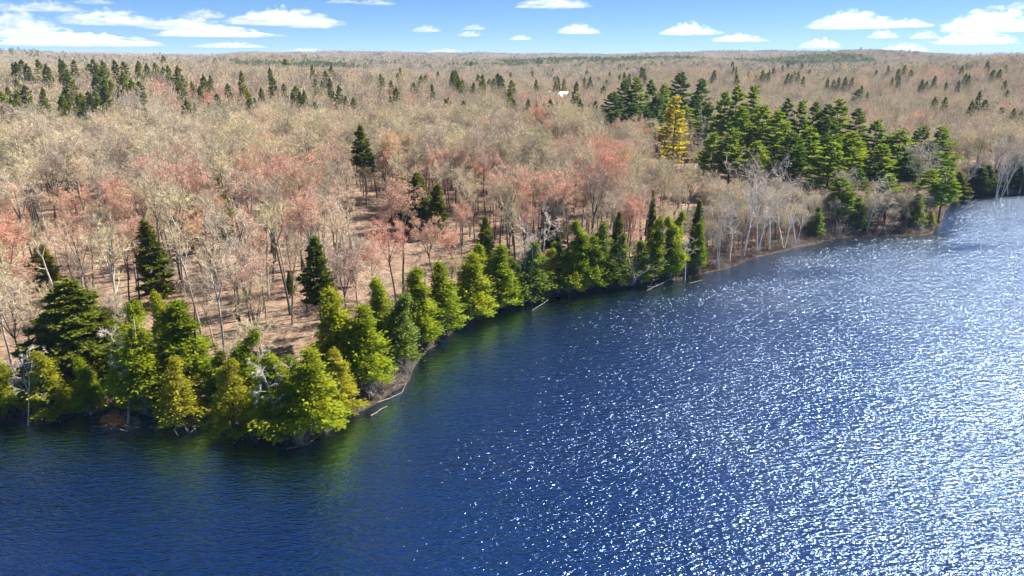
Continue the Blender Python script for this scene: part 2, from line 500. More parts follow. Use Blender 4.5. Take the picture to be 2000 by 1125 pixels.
def cedar_meshes(name, seed, H=11.0, W=3.6, bare=.08, fol='cedar', col_=.0, nbr=150, dead=10, lump=1.0, k_bl=84):
    """a northern white cedar: dense lumpy cone of flat sprays down to a browse line"""
    rng = np.random.default_rng(seed)
    segs = []
    p = np.array([0., 0, -.5]); d = np.array([rng.normal(0, .03), rng.normal(0, .03), 1.])
    for i in range(6):
        q = p + d * (H * .96 + .5) / 6
        segs.append((*p, *q, .2 * H / 11 * (1 - i / 6.6), .2 * H / 11 * (1 - (i + 1) / 6.6)))
        p = q; d = d + rng.normal(0, .02, 3) * [1, 1, 0]
    def axis(z): return np.array([segs[0][0] + (segs[-1][3] - segs[0][0]) * z / H, segs[0][1] + (segs[-1][4] - segs[0][1]) * z / H, z])
    P, D, Ls = [], [], []
    hb = H * bare
    ga = rng.uniform(0, 6)
    for b in range(nbr):
        t = ((b + rng.random()) / nbr) ** .86                # 0 bottom .. 1 top
        z = hb + (H - hb) * t
        prof = (1 - t) ** (.88 + col_) * (1 - .35 * max(0, .16 - t) / .16) + .035
        a = ga + b * 2.39996 + rng.normal(0, .3)
        lob = 1 + .13 * math.sin(3 * a + t * 9 + seed) + rng.normal(0, .11)
        rad = W * .5 * prof * lob
        o = axis(z)
        out = np.array([math.cos(a), math.sin(a), 0])
        tip = o + out * rad + np.array([0, 0, rad * rng.uniform(-.25, .1)])
        if rad > .4:
            segs.append((*o, *(o + (tip - o) * .85), .035, .012))
        sz = (.34 + .30 * rad / (W * .5)) * lump * (W / 3.6) ** .5
        m = int(k_bl * (.55 + .6 * rad / (W * .5)))
        c = o + (tip - o) * rng.uniform(.55, 1.02, (m, 1)) + rng.normal(0, .42, (m, 3)) * sz * [1, 1, .9]
        P.append(c)
        D.append(out * .9 + rng.normal(0, .5, (m, 3)) + np.array([0, 0, .25]))
        Ls.append(np.full(m, sz))
    # the pointed leader
    m = 60
    zt = H * rng.uniform(.82, 1.03, m)
    c = np.stack([rng.normal(0, .05, m), rng.normal(0, .05, m), zt], 1) * 1.0
    c[:, :2] += np.array([axis(z)[:2] for z in zt]); c[:, :2] += rng.normal(0, 1, (m, 2)) * (H * 1.01 - zt)[:, None] * .09
    P.append(c); D.append(rng.normal(0, .35, (m, 3)) + [0, 0, 1]); Ls.append(np.full(m, .45))
    P, D, Ls = np.concatenate(P), np.concatenate(D), np.concatenate(Ls)
    Ln = Ls * rng.uniform(.36, .68, len(P))
    fo = blades(P, D, Ln, Ln * rng.uniform(.42, .62, len(P)), rng, fold=.12)
    crown = np_mesh(name + '_crown', *fo, mats=[M[fol]])
    # grey dead twigs poking out low down
    for k in range(dead):
        a, z = rng.uniform(0, 6.28), hb * rng.uniform(.4, 1.3) + H * .02
        o = axis(z); L = W * rng.uniform(.25, .5)
        q = o + np.array([math.cos(a) * L, math.sin(a) * L, -L * rng.uniform(0, .35)])
        segs.append((*o, *q, .03, .012))
        for _ in range(3):
            s = o + (q - o) * rng.uniform(.5, 1)
            segs.append((*s, *(s + rng.normal(0, .3, 3) + [math.cos(a) * .2, math.sin(a) * .2, 0]), .015, .008))
    V, q = tubes(segs, 4)
    trunk = np_mesh(name + '_trunk', V, q, mats=[M['bark']])
    return trunk, crown

def pine_meshes(name, seed, H=26.0, W=8.0, first=.35, fol='pine', droop=.0, whorl=1.05, per=5, tuft=7, top_open=1.0, bl=.62, bw=.17, taper=.75, irregular=.28, upturn=.35):
    """tiers of long limbs carrying upswept needle tufts; short dense limbs make a spruce or fir"""
    rng = np.random.default_rng(seed)
    segs = []
    p = np.array([0., 0, -.5]); d = np.array([rng.normal(0, .015), rng.normal(0, .015), 1.])
    n = 8
    tr = .011 * H
    for i in range(n):
        q = p + d * (H * .985 + .5) / n
        segs.append((*p, *q, tr * (1 - i / (n + .5)), tr * (1 - (i + 1) / (n + .5))))
        p = q; d = d + rng.normal(0, .012, 3) * [1, 1, 0]
    ax = np.array([(s[0], s[1], s[2]) for s in segs] + [segs[-1][3:6]])
    def axis(z): return np.array([np.interp(z, ax[:, 2], ax[:, 0]), np.interp(z, ax[:, 2], ax[:, 1]), z])
    P, D, Ln = [], [], []
    z = H * first
    side = rng.uniform(0, 6.28)
    while z < H * .985:
        t = (z - H * first) / (H * (1 - first))
        prof = min(1.0, (1 - t) ** taper * 1.02 + .03) * (.62 + .38 * min(1, t / .22))
        a0 = rng.uniform(0, 6.28)
        for k in range(per):
            if rng.random() < irregular * .5: continue
            a = a0 + k * 2 * np.pi / per + rng.normal(0, .22)
            L = W * .5 * prof * (1 + irregular * rng.normal(0, 1) * .8 + .18 * math.cos(a - side))
            L = max(.25, min(L, W * .62))
            out = np.array([math.cos(a), math.sin(a), 0])
            zz = z + rng.normal(0, .18) * whorl
            o = axis(min(zz, H * .98))
            rise = .25 * (t > .7) + .05 - droop
            k1 = o + out * L * .6 + [0, 0, L * rise * .6]
            k2 = o + out * L + [0, 0, L * (rise + upturn * .35)]
            r = .012 * L + .012
            segs.append((*o, *k1, r, r * .6)); segs.append((*k1, *k2, r * .6, .008))
            m = max(3, int(tuft * L))
            s = rng.uniform(.28, 1.02, m) ** .8
            pt = np.where((s < .6)[:, None], o + (k1 - o) * (s / .6)[:, None], k1 + (k2 - k1) * ((s - .6) / .4)[:, None])
            fan = np.array([-math.sin(a), math.cos(a), 0])
            pt = pt + fan * (rng.normal(0, .17, m) * L * np.minimum(1, 1.15 - s * .6))[:, None] + [0, 0, .05]
            q = 5
            pp = np.repeat(pt, q, 0)
            dd = out * .75 + np.array([0, 0, .45 + upturn * .5 - droop]) + rng.normal(0, .48, (m * q, 3)) * [1, 1, .55]
            P.append(pp); D.append(dd); Ln.append(bl * rng.uniform(.65, 1.15, m * q) * min(1, .5 + L / (W * .4)))
        z += whorl * rng.uniform(.75, 1.25) * (1 - .35 * t)
    m = 40
    zt = H * rng.uniform(.93, 1.0, m)
    P.append(np.array([axis(v) for v in zt])); D.append(rng.normal(0, .4, (m, 3)) + [0, 0, .9]); Ln.append(np.full(m, bl * .8))
    P, D, Ln = np.concatenate(P), np.concatenate(D), np.concatenate(Ln)
    crown = np_mesh(name + '_crown', *blades(P, D, Ln, bw * rng.uniform(.8, 1.3, len(P)), rng, fold=.1), mats=[M[fol]])
    V1, q1 = tubes(segs, 5)
    trunk = np_mesh(name + '_trunk', V1, q1, mats=[M['bark_dark']])
    return trunk, crown

def merge(name, trunk, crown):
    def get(me):
        V = np.empty(len(me.vertices) * 3, np.float32); me.vertices.foreach_get('co', V)
        L = np.empty(len(me.loops), np.int32); me.loops.foreach_get('vertex_index', L)
        return V.reshape(-1, 3), L.reshape(-1, 4)
    a, b = get(trunk), get(crown)
    V, q = join_vq(a, b)
    return np_mesh(name, V, q, mats=[trunk.materials[0], crown.materials[0]], quad_mat=np.r_[np.zeros(len(a[1])), np.ones(len(b[1]))])

# ------------------------------------------------------------------ object helpers
def tag(o, label=None, cat=None, group=None, kind=None):
    for k, v in (('label', label), ('category', cat), ('group', group), ('kind', kind)):
        if v: o[k] = v
    return o

def link(name, me, parent=None):
    o = bpy.data.objects.new(name, me)
    col.objects.link(o)
    if parent: o.parent = parent
    return o

ALL_TREES = []                                           # (x, y, radius) of everything placed one by one

def plant(name, meshes, x, y, label, cat, group=None, scale=1.0, rz=None, tilt=(0, 0), z=None, wide=1.0, keep=1.6):
    e = bpy.data.objects.new(name, None)
    e.empty_display_size = .5
    col.objects.link(e)
    e.location = (x, y, gz(x, y) if z is None else z)
    e.rotation_euler = (tilt[0], tilt[1], PR.uniform(0, 6.28) if rz is None else rz)
    e.scale = (scale * wide, scale * wide, scale)
    tag(e, label, cat, group)
    link('trunk', meshes[0], e)
    link('crown', meshes[1], e)
    if keep: ALL_TREES.append((x, y, keep))
    return e

PR = random.Random(11)
NR = np.random.default_rng(5)

# ------------------------------------------------------------------ the ground sheet
def build_ground():
    rr = np.concatenate([np.arange(6, 60, 6), np.arange(60, 130, 2.2), np.geomspace(130, 420, 70), np.geomspace(430, 16000, 100)])
    az = np.radians(np.concatenate([np.arange(-48, 48, .45), np.arange(48, 312, 6)]))
    A, RR = np.meshgrid(az, rr)
    x, y = (RR * np.sin(A)).ravel(), (RR * np.cos(A)).ravel()
    d = land_dist(x, y)
    z = ground(x, y, d)
    nr, na = RR.shape
    i, j = np.meshgrid(np.arange(nr - 1), np.arange(na), indexing='ij')
    j2 = (j + 1) % na
    q = np.stack([i * na + j, (i + 1) * na + j, (i + 1) * na + j2, i * na + j2], -1).reshape(-1, 4)
    me = np_mesh('ground', np.stack([x, y, z], 1), q, mats=[ground_mat()], smooth=True)
    a = me.attributes.new('wet', 'FLOAT', 'POINT')
    a.data.foreach_set('value', (1 - sstep(.5, 9, d + 5 * (fbm(x / 3, y / 3, 77, 2) - .5))).astype(np.float32))
    return tag(link('ground', me), kind='structure')
build_ground()

def build_water():
    xs = np.concatenate([np.arange(-420, -140, 14), np.arange(-140, 330, 3.0), np.arange(330, 760, 14)])
    ys = np.concatenate([np.arange(-440, 40, 16), np.arange(40, 300, 3.0), np.arange(300, 460, 8)])
    X, Y = np.meshgrid(xs, ys)
    x, y = X.ravel(), Y.ravel()
    d = -land_dist(x, y)
    ny, nx = X.shape
    i, j = np.meshgrid(np.arange(ny - 1), np.arange(nx - 1), indexing='ij')
    q = np.stack([i * nx + j, i * nx + j + 1, (i + 1) * nx + j + 1, (i + 1) * nx + j], -1).reshape(-1, 4)
    q = q[(d[q] > -9).any(1)]
    me = np_mesh('lake_water', np.stack([x, y, np.zeros_like(x)], 1), q, mats=[water_mat()], smooth=True)
    a = me.attributes.new('wind', 'FLOAT', 'POINT')
    a.data.foreach_set('value', (.55 + .45 * sstep(0, 1, (d + 6 * (fbm(x / 14, y / 14, 55, 3) - .5) - np.interp(x, [-20, 60], [5, 1.5])) / np.interp(x, [-20, 60, 120], [17, 9, 7]))).astype(np.float32))
    return tag(link('lake_water', me), kind='structure')
build_water()

# ------------------------------------------------------------------ finding places
def by_base(px, by, ty):
    """ground point seen at a tree's foot and the height that puts its top at ty"""
    z = .8
    for _ in range(4):
        p = at(px, by, z)
        z = max(gz(p[0], p[1]), .15)
    d = ray(px, ty)
    h = CAM_H + d[2] * p[1] / d[1] - z
    return p[0], p[1], z, h

def by_top(px, ty, h):
    """where a tree of height h must stand for its top to show at (px, ty)"""
    d = ray(px, ty)
    t = np.geomspace(70, 9000, 700)
    x, y, zr = d[0] * t, d[1] * t, CAM_H + d[2] * t
    g = ground(x, y)
    ok = np.nonzero((zr - h <= g) & (g > .1))[0]
    i = ok[0] if len(ok) else 620
    return x[i], y[i], max(g[i], .1), math.hypot(x[i], y[i])

# ------------------------------------------------------------------ forms, one set of meshes per kind of tree
CED = [cedar_meshes('cedar_form', s, W=w, fol='cedar', col_=c, bare=b) for s, w, c, b in ((1, 3.9, 0, .1), (2, 3.5, .05, .12), (3, 4.2, -.1, .1), (4, 3.3, -.05, .09))]
CEDY = [cedar_meshes('yellow_cedar_form', s, W=3.9, fol='cedar_yellow', bare=.06, lump=.9, dead=18, nbr=125, k_bl=72) for s in (11, 12)]
CEDD = [cedar_meshes('dull_cedar_form', s, W=4.2, fol='cedar_dull', bare=.08, lump=1.0, nbr=115, dead=14) for s in (21, 22)]
FIR = [pine_meshes('fir_form', s, H=14, W=6.2, first=.06, fol='spruce', droop=.14, whorl=.42, per=8, tuft=10, bl=.6, bw=.24, irregular=.3, upturn=.2) for s in (31, 32)]
SPR = [pine_meshes('spruce_form', s, H=18, W=w, first=f, fol='spruce', droop=.16, whorl=.5, per=7, tuft=10, bl=.6, bw=.25, irregular=.3, upturn=.15, taper=.85)
       for s, w, f in ((41, 4.6, .12), (42, 5.6, .2), (43, 3.8, .1), (44, 5.0, .4))]
PIN = [pine_meshes('pine_form', s, H=27, W=w, first=f, fol='pine', whorl=1.35, per=6, tuft=11, bl=.9, bw=.25, taper=.72) for s, w, f in ((51, 9, .28), (52, 8, .34), (53, 10, .24))]
PIND = [pine_meshes('dark_pine_form', s, H=27, W=w, first=.24, fol='pine_dark', whorl=1.35, per=6, tuft=9.5, bl=.9, bw=.26, taper=.7) for s, w in ((61, 8.5), (62, 9.5))]
PINY = [pine_meshes('yellow_pine_form', 71, H=27, W=8.6, first=.18, fol='pine_yellow', whorl=1.05, per=5, tuft=8, bl=.85, bw=.26, taper=.7)]
BIR = [bare_meshes('birch_form', s, M['bark_pale'], M['twig_pale'], H=15, fork=f, spread=.5, leaders=3, nb=4, nbl=4, ntw=3, stems=st, up=.16, tw_w=.03, tw_len=.6)
       for s, f, st in ((81, .45, 1), (82, .4, 2), (83, .5, 3))]
SNAG = [bare_meshes('snag_form', s, M['dead_wood'], M['dead_wood'], H=10, fork=.5, spread=.5, leaders=3, nb=4, nbl=3, ntw=1, stems=1, up=.06, tw_w=.03, tw_len=.45, rk=.8) for s in (91, 92, 93)]
def bare_form(i, twig, buds, **kw):
    return bare_meshes('bare_form', i, M['bark'] if i % 3 else M['bark_dark'], M[twig], buds=buds, **kw)
BARE = [bare_form(100 + i, 'twig', 0, H=17, fork=f, spread=s, leaders=ld, nb=5, nbl=4, ntw=3) for i, (f, s, ld) in
        enumerate(((.56, .42, 4), (.5, .55, 5), (.62, .40, 4), (.48, .48, 4), (.58, .62, 5), (.54, .34, 4)))]
TALL = [bare_form(140 + i, 'twig', 0, H=18, fork=f, spread=sp_, leaders=ld, nb=4, nbl=3, ntw=3, tw_w=.045) for i, (f, sp_, ld) in enumerate(((.62, .38, 4), (.58, .46, 4), (.66, .36, 3), (.6, .5, 4)))]
REDT = [bare_form(150 + i, 'twig_red', 3, H=17, fork=f, spread=sp_, leaders=4, nb=4, nbl=3, ntw=3, tw_w=.045) for i, (f, sp_) in enumerate(((.58, .42), (.62, .36)))]
RED = [bare_form(120 + i, 'twig_red', 3, H=16, fork=f, spread=s, leaders=4, nb=5, nbl=4, ntw=3, tw_w=.055) for i, (f, s) in enumerate(((.5, .45), (.46, .55), (.56, .4)))]

CLEAR = []                                               # (x, y, half width, depth) kept open in front of trees that show whole
LAND = []                                                # landmarks for telling the many alike trees apart: (phrase, px, py)

def put(kind, forms, px, by, ty, label, cat, wpx=None, formW=None, formH=None, group=None, mark=None, **kw):
    x, y, z, h = by_base(px, by, ty)
    dist = math.hypot(x, y)
    w = 1.0
    s = h / formH
    if wpx: w = (wpx / F * math.sqrt(dist ** 2 + (CAM_H - h / 2) ** 2)) / (formW * s)
    o = plant(kind, PR.choice(forms), x, y, label, cat, group, scale=s, wide=max(.45, min(1.9, w)), z=z, **kw)
    CLEAR.append((x, y, max(1.7, .5 * formW * s * min(1.9, w) * .85) + (2.2 if (cat == 'spruce' and wpx > 43) or 440 < by < 480 else 0), h * (2.8 if (cat == 'spruce' and wpx > 43) or (cat == 'hemlock' and 440 < by < 480) else 1.25)))
    if mark: LAND.append((mark, px, (by + ty) / 2))
    return o

# ------------------------------------------------------------------ cedars, firs and snags along the near shore
G1 = 'evergreens along the near shore'
for px, by, ty, wp, fm, lab, mk in [
    (12, 812, 686, 100, CED, 'bright cedar at the frame edge with its foot in dark water', None),
    (105, 812, 684, 125, CEDY, 'rounded yellow-green cedar between the low bleached snag and the hemlock', None),
    (178, 808, 706, 95, CED, 'short cedar under the big dark hemlock beside the tall bleached snag', None),
    (-40, 800, 660, 100, CED, 'cedar cut by the picture border, second along the bank', None),
    (285, 806, 603, 112, CED, 'tall full cedar standing over the bleached bow-shaped branch', 'the tall cedar over the bowed branch'),
    (372, 770, 588, 150, CED, 'broad dense cedar rising behind the small yellow front cedar', 'the broad cedar behind the yellow one'),
    (335, 745, 572, 60, CED, 'thin cedar spire poking up behind the broad dense cedar', None),
    (356, 828, 704, 92, CEDY, 'small yellow-green cedar hanging over the water beside the bowed branch', None),
    (437, 790, 690, 70, CEDD, 'dull grey-green cedar in shade between two yellow-green ones', None),
    (460, 846, 698, 95, CEDY, 'slim yellow cedar leaning out with grey dead limbs at its foot', None),
    (487, 790, 652, 84, CED, 'pointed green cedar right behind the slim yellow cedar', 'the pointed cedar behind the slim yellow one'),
    (545, 846, 692, 118, CED, 'cedar behind the white feathery snag at the point', None),
    (612, 846, 686, 120, CED, 'full cedar on the tip of the point above pale shallows', None),
    (668, 806, 688, 105, CEDY, 'sunny cedar on the lake side of the point, touching brush', 'the sunny cedar on the point'),
    (580, 800, 690, 80, CEDD, 'dull cedar filling the gap between the two cedars of the point', None),
    (664, 745, 566, 105, CED, 'big cedar with two tops just past the point', 'the big two-topped cedar'),
    (712, 752, 600, 98, CED, 'cedar whose skirt touches the grey brush pile', None),
    (746, 700, 545, 75, CED, 'dark cedar standing one row back behind the brush pile', 'the cedar one row back'),
    (782, 712, 574, 92, CEDD, 'muted cedar overhanging the end of the brush pile', None),
    (822, 672, 524, 82, CED, 'pointed cedar, first of five that lean along the bank', None),
    (866, 652, 514, 84, CED, 'pointed cedar, second of five that lean along the bank', 'the second leaning cedar'),
    (920, 622, 497, 86, CED, 'broad cedar, third of five that lean along the bank', None),
    (935, 600, 478, 62, CED, 'cedar top showing behind the third leaning bank cedar', None),
    (978, 602, 482, 90, CED, 'cedar, last of five that lean along the bank', 'the last leaning cedar'),
    (1036, 584, 474, 86, CEDD, 'dull cedar tangled with a white dead limbed tree', None),
    (1004, 592, 500, 80, CEDD, 'soft rounded cedar filling in after the leaning row', None),
    (1062, 576, 486, 84, CED, 'bushy cedar low under the white wide-limbed dead tree', None),
    (1112, 570, 474, 84, CED, 'broad bright cedar hugging the tall narrow one', None),
    (1152, 563, 462, 78, CED, 'bright cedar between the tall narrow and the greyish one', None),
    (1192, 560, 474, 78, CEDD, 'squat dull cedar against the round bare bush', None),
    (1250, 552, 470, 70, CEDD, 'dim cedar behind the round bare bush', None),
    (1090, 572, 474, 66, CEDD, 'dull cedar under the taller bare white crown', 'the dull cedar under white limbs'),
    (1130, 568, 432, 66, CED, 'tall narrow cedar beside the bare white crown', None),
    (1172, 560, 437, 66, CEDD, 'greyish cedar next to the round bare shore bush', None),
    (1208, 558, 458, 58, CEDD, 'low greyish cedar half covered by the round bare bush', None),
    (1276, 545, 430, 58, CED, 'first cedar of the tight clump by the driftwood', None),
    (1308, 543, 424, 58, CED, 'front cedar of the tight clump by the driftwood', 'the cedar clump by the driftwood'),
    (1318, 530, 412, 46, CED, 'hindmost cedar of the tight clump by the driftwood', None),
    (1358, 528, 434, 46, CED, 'lone columnar cedar just past the driftwood', 'the lone columnar cedar'),
    (1590, 462, 404, 56, CEDD, 'small dark cedar among bare shrubs below the pines', None),
    (1672, 448, 386, 84, CEDD, 'wide olive cedar at the water below the tallest near pine', 'the wide olive cedar'),
    (1782, 444, 378, 74, CEDD, 'olive cedar behind the leaning birch stems on the little cape', None),
    (1816, 446, 412, 60, CEDY, 'low yellowish cedar bush at the tip of the little cape', 'the cedar on the little cape'),
]:
    put('cedar_tree', fm, px, by, ty, lab, 'cedar', wp, {id(CED): 3.7, id(CEDY): 3.9, id(CEDD): 4.2}[id(fm)], 11, G1, mk, keep=1.4)

for px, by, ty, wp, lab, mk in [
    (168, 748, 545, 150, 'big dark shaggy hemlock behind the shore cedars', 'the big dark hemlock'),
    (92, 560, 478, 52, 'small dark fir alone among bare trunks', 'the small dark fir'),
    (1866, 392, 336, 44, 'dark fir tucked in where the cape meets the far bank', None),
    (1918, 376, 322, 52, 'dark fir between the leaning corner birch and the birch row', None),
    (1996, 374, 322, 54, 'dark fir at the end of the birch row by the border', None),
    (1900, 378, 318, 60, 'dark fir in the shade behind the leaning cape birch', None),
    (1935, 372, 330, 60, 'low dark fir behind the far bank birches', 'the low fir on the far bank'),
    (1975, 368, 300, 50, 'shaded fir on the far bank at the picture border', None),
]:
    put('hemlock_tree', FIR, px, by, ty, lab, 'hemlock', wp, 6.2, 14, 'dark shaggy evergreens', mk)

for px, by, ty, wp, fm, lab, mk in [
    (312, 595, 430, 58, [SPR[0]], 'tall narrow spruce standing in the open hardwoods', 'the tall narrow spruce'),
    (630, 672, 460, 64, [SPR[3]], 'spruce with a bare lower trunk and a neat cone on top', 'the neat cone-topped spruce'),
    (568, 580, 528, 18, [SPR[2]], 'tiny dark spruce beside the cone-topped one', None),
    (1355, 520, 390, 30, [SPR[2]], 'slim dark spruce rising behind the lone columnar cedar', None),
    (950, 560, 422, 46, [SPR[1]], 'thin spruce behind the leaning cedars', 'the thin spruce behind the cedars'),
    (1268, 500, 372, 18, [SPR[2]], 'needle-thin spruce inland of the cedar clump', 'the needle-thin spruce'),
    (690, 560, 470, 16, [SPR[2]], 'very small spruce inland of the two-topped cedar', None),
    (717, 400, 244, 44, [SPR[3]], 'dark ragged spruce alone on the middle slope', 'the ragged lone spruce'),
]:
    put('spruce_tree', fm, px, by, ty, lab, 'spruce', wp, {0: 4.6, 1: 5.6, 2: 3.8, 3: 5.0}[SPR.index(fm[0])], 18, 'spruces among the hardwoods', mk)

for px, by, ty, wp, lab, mk in [
    (782, 450, 334, 50, 'first of three olive evergreens bunched inside the hardwoods', 'the bunched olive evergreens'),
    (818, 456, 338, 60, 'middle one of three olive evergreens bunched inside the hardwoods', None),
    (855, 462, 360, 46, 'lowest of three olive evergreens bunched inside the hardwoods', None)]:
    put('hemlock_tree', FIR, px, by, ty, lab, 'hemlock', wp, 6.2, 14, 'dark shaggy evergreens', mk)

# ------------------------------------------------------------------ the pine stand
G2 = 'tall pines of the stand above the lake'
for px, by, ty, wp, fm, lab, mk in [
    (1190, 300, 180, 58, PIND, 'dark pine at the outer edge of the stand facing the cabin', 'the outer dark pine'),
    (1212, 293, 156, 48, PIND, 'dark high-topped pine, second from the cabin side', None),
    (1239, 294, 152, 50, PIN, 'high pine, third from the cabin side', None),
    (1262, 290, 156, 44, PIND, 'slender dark pine, fourth from the cabin side', None),
    (1232, 306, 202, 66, PIND, 'lower broad pine in front of the high dark ones', 'the lower broad pine'),
    (1276, 302, 182, 52, PIND, 'dark pine behind the yellow pine', None),
    (1292, 294, 164, 44, PIN, 'green pine showing between the yellow pine and the highest', None),
    (1318, 288, 141, 58, PIND, 'highest pine of the whole stand with an open round head', 'the highest pine'),
    (1348, 302, 186, 62, PIND, 'dense dark pine beside the yellow pine', None),
    (1362, 292, 154, 50, PIND, 'dark spiky-topped pine just past the highest one', None),
    (1312, 345, 187, 62, PINY, 'yellow sickly pine standing out from the green stand', 'the yellow pine'),
    (1384, 384, 258, 62, PIN, 'light green pine in front, paired with a taller one', None),
    (1418, 386, 250, 70, PIN, 'light green pine in front with evenly spread tiers', 'the front pair of pines'),
    (1404, 330, 178, 48, PIN, 'pine with a thin top just beyond the yellow pine', None),
    (1428, 328, 166, 44, PIN, 'light green pine, inner one of the pair on the skyline', None),
    (1456, 332, 166, 60, PIN, 'light green pine, outer one of the pair on the skyline', 'the skyline pair of pines'),
    (1440, 345, 208, 60, PIN, 'yellow-green pine below the skyline pair', None),
    (1502, 378, 216, 70, PIN, 'tiered pine at the front of the middle clump', 'the tiered front pine'),
    (1522, 362, 192, 46, PIND, 'dark topped pine behind the tiered front pine', None),
    (1546, 364, 196, 54, PIN, 'pine with bright tips in the middle clump', None),
    (1572, 362, 200, 46, PIND, 'slim pine with a starry top in the middle clump', None),
    (1600, 366, 204, 66, PIND, 'dark dense pine near the end of the middle clump', None),
    (1620, 354, 194, 54, PIN, 'pointed pine at the end of the middle clump', 'the middle clump of pines'),
    (1654, 352, 212, 54, PIND, 'loose dark pine with an upright spike past the middle clump', None),
    (1606, 416, 276, 96, PIN, 'wide near pine whose tiers hang over the shore thicket', 'the wide near pine'),
    (1690, 376, 234, 72, PIN, 'pine in front of the small pink gable', 'the pine by the gable'),
    (1738, 392, 254, 72, PIN, 'pale green pine with flat shelves beside the pink gable', None),
    (1664, 384, 278, 52, PIN, 'narrow pine between the wide near pine and the gable', None),
    (1776, 372, 246, 52, PIND, 'compact dark pine, inner one of the last two', None),
    (1822, 374, 248, 54, PIN, 'compact green pine, outer one of the last two', 'the last pine of the stand'),
    (1632, 446, 346, 60, PIN, 'low pine with drooping green shelves near the bank', None),
    (1832, 436, 326, 60, PIN, 'short pine over the water on the little cape', None),
    (1200, 306, 214, 64, PIND, 'low dark pine skirting the outer edge of the stand', None),
    (1258, 310, 214, 62, PIND, 'low dark pine tucked between the broad pine and the yellow one', None),
    (1334, 306, 206, 60, PIN, 'mid-height pine just behind the yellow pine trunk', None),
    (1376, 312, 204, 58, PIND, 'mid-height dark pine between the spiky-topped and thin-topped ones', None),
    (1478, 350, 205, 62, PIN, 'pine bridging the skyline pair and the middle clump', None),
    (1468, 392, 276, 62, PIN, 'low green pine between the front pair and the tiered pine', None),
    (1536, 394, 258, 70, PIND, 'low dark pine at the foot of the middle clump', None),
    (1566, 388, 248, 68, PIN, 'green pine under the starry-topped one', None),
    (1588, 372, 226, 60, PIND, 'dark pine filling the middle clump behind the wide near pine', None),
    (1642, 396, 258, 70, PIN, 'bright pine leaning against the wide near pine', None),
    (1702, 402, 282, 70, PIN, 'bright pine below the pink gable', None),
    (1718, 388, 266, 62, PIND, 'darker pine just past the gable, one row back', None),
    (1762, 406, 292, 66, PIN, 'green pine in front of the compact dark one', None),
    (1798, 398, 276, 62, PIND, 'dark pine between the last two pines', None),
    (1804, 424, 330, 60, PIN, 'low green pine on the neck of the little cape', None),
    (1726, 432, 340, 62, PIN, 'low green pine above the fallen white stem', None),
    (1668, 428, 330, 64, PIND, 'low dark pine above the wide olive cedar', None),
    (1946, 262, 210, 38, PIND, 'round-headed dark pine alone on the far slope', 'the round-headed far pine'),
    (1670, 236, 174, 42, PIND, 'lone pine with a wide head in the valley behind the stand', None),
]:
    put('pine_tree', fm, px, by, ty, lab, 'pine', wp, {id(PIN): 9.0, id(PIND): 9.0, id(PINY): 8.6}[id(fm)], 27, G2, mk, keep=4.2)

# ------------------------------------------------------------------ bleached snags and birches near the water
for px, by, ty, wp, lean, lab in [
    (249, 824, 648, 70, -.16, 'tall bleached dead tree leaning beside the rusty brush'),
    (54, 828, 708, 64, -.06, 'low bleached snag in front of the cedars near the border'),
    (540, 860, 706, 52, .02, 'white feathery snag in front of the point cedars'),
    (1022, 592, 462, 80, .12, 'white wide-limbed dead tree leaning over the dull cedar'),
    (1070, 572, 424, 72, .06, 'white dead tree with a tall forked crown behind the cedars'),
    (1338, 545, 468, 22, .0, 'short pale stub by the driftwood'),
    (1692, 452, 356, 70, .04, 'white fan-limbed dead tree on the bank below the pines'),
]:
    x, y, z, h = by_base(px, by, ty)
    plant('dead_tree', PR.choice(SNAG), x, y, lab, 'dead tree', 'bleached dead trees by the water', scale=h / 10, z=z, tilt=(0, lean), wide=1.0)

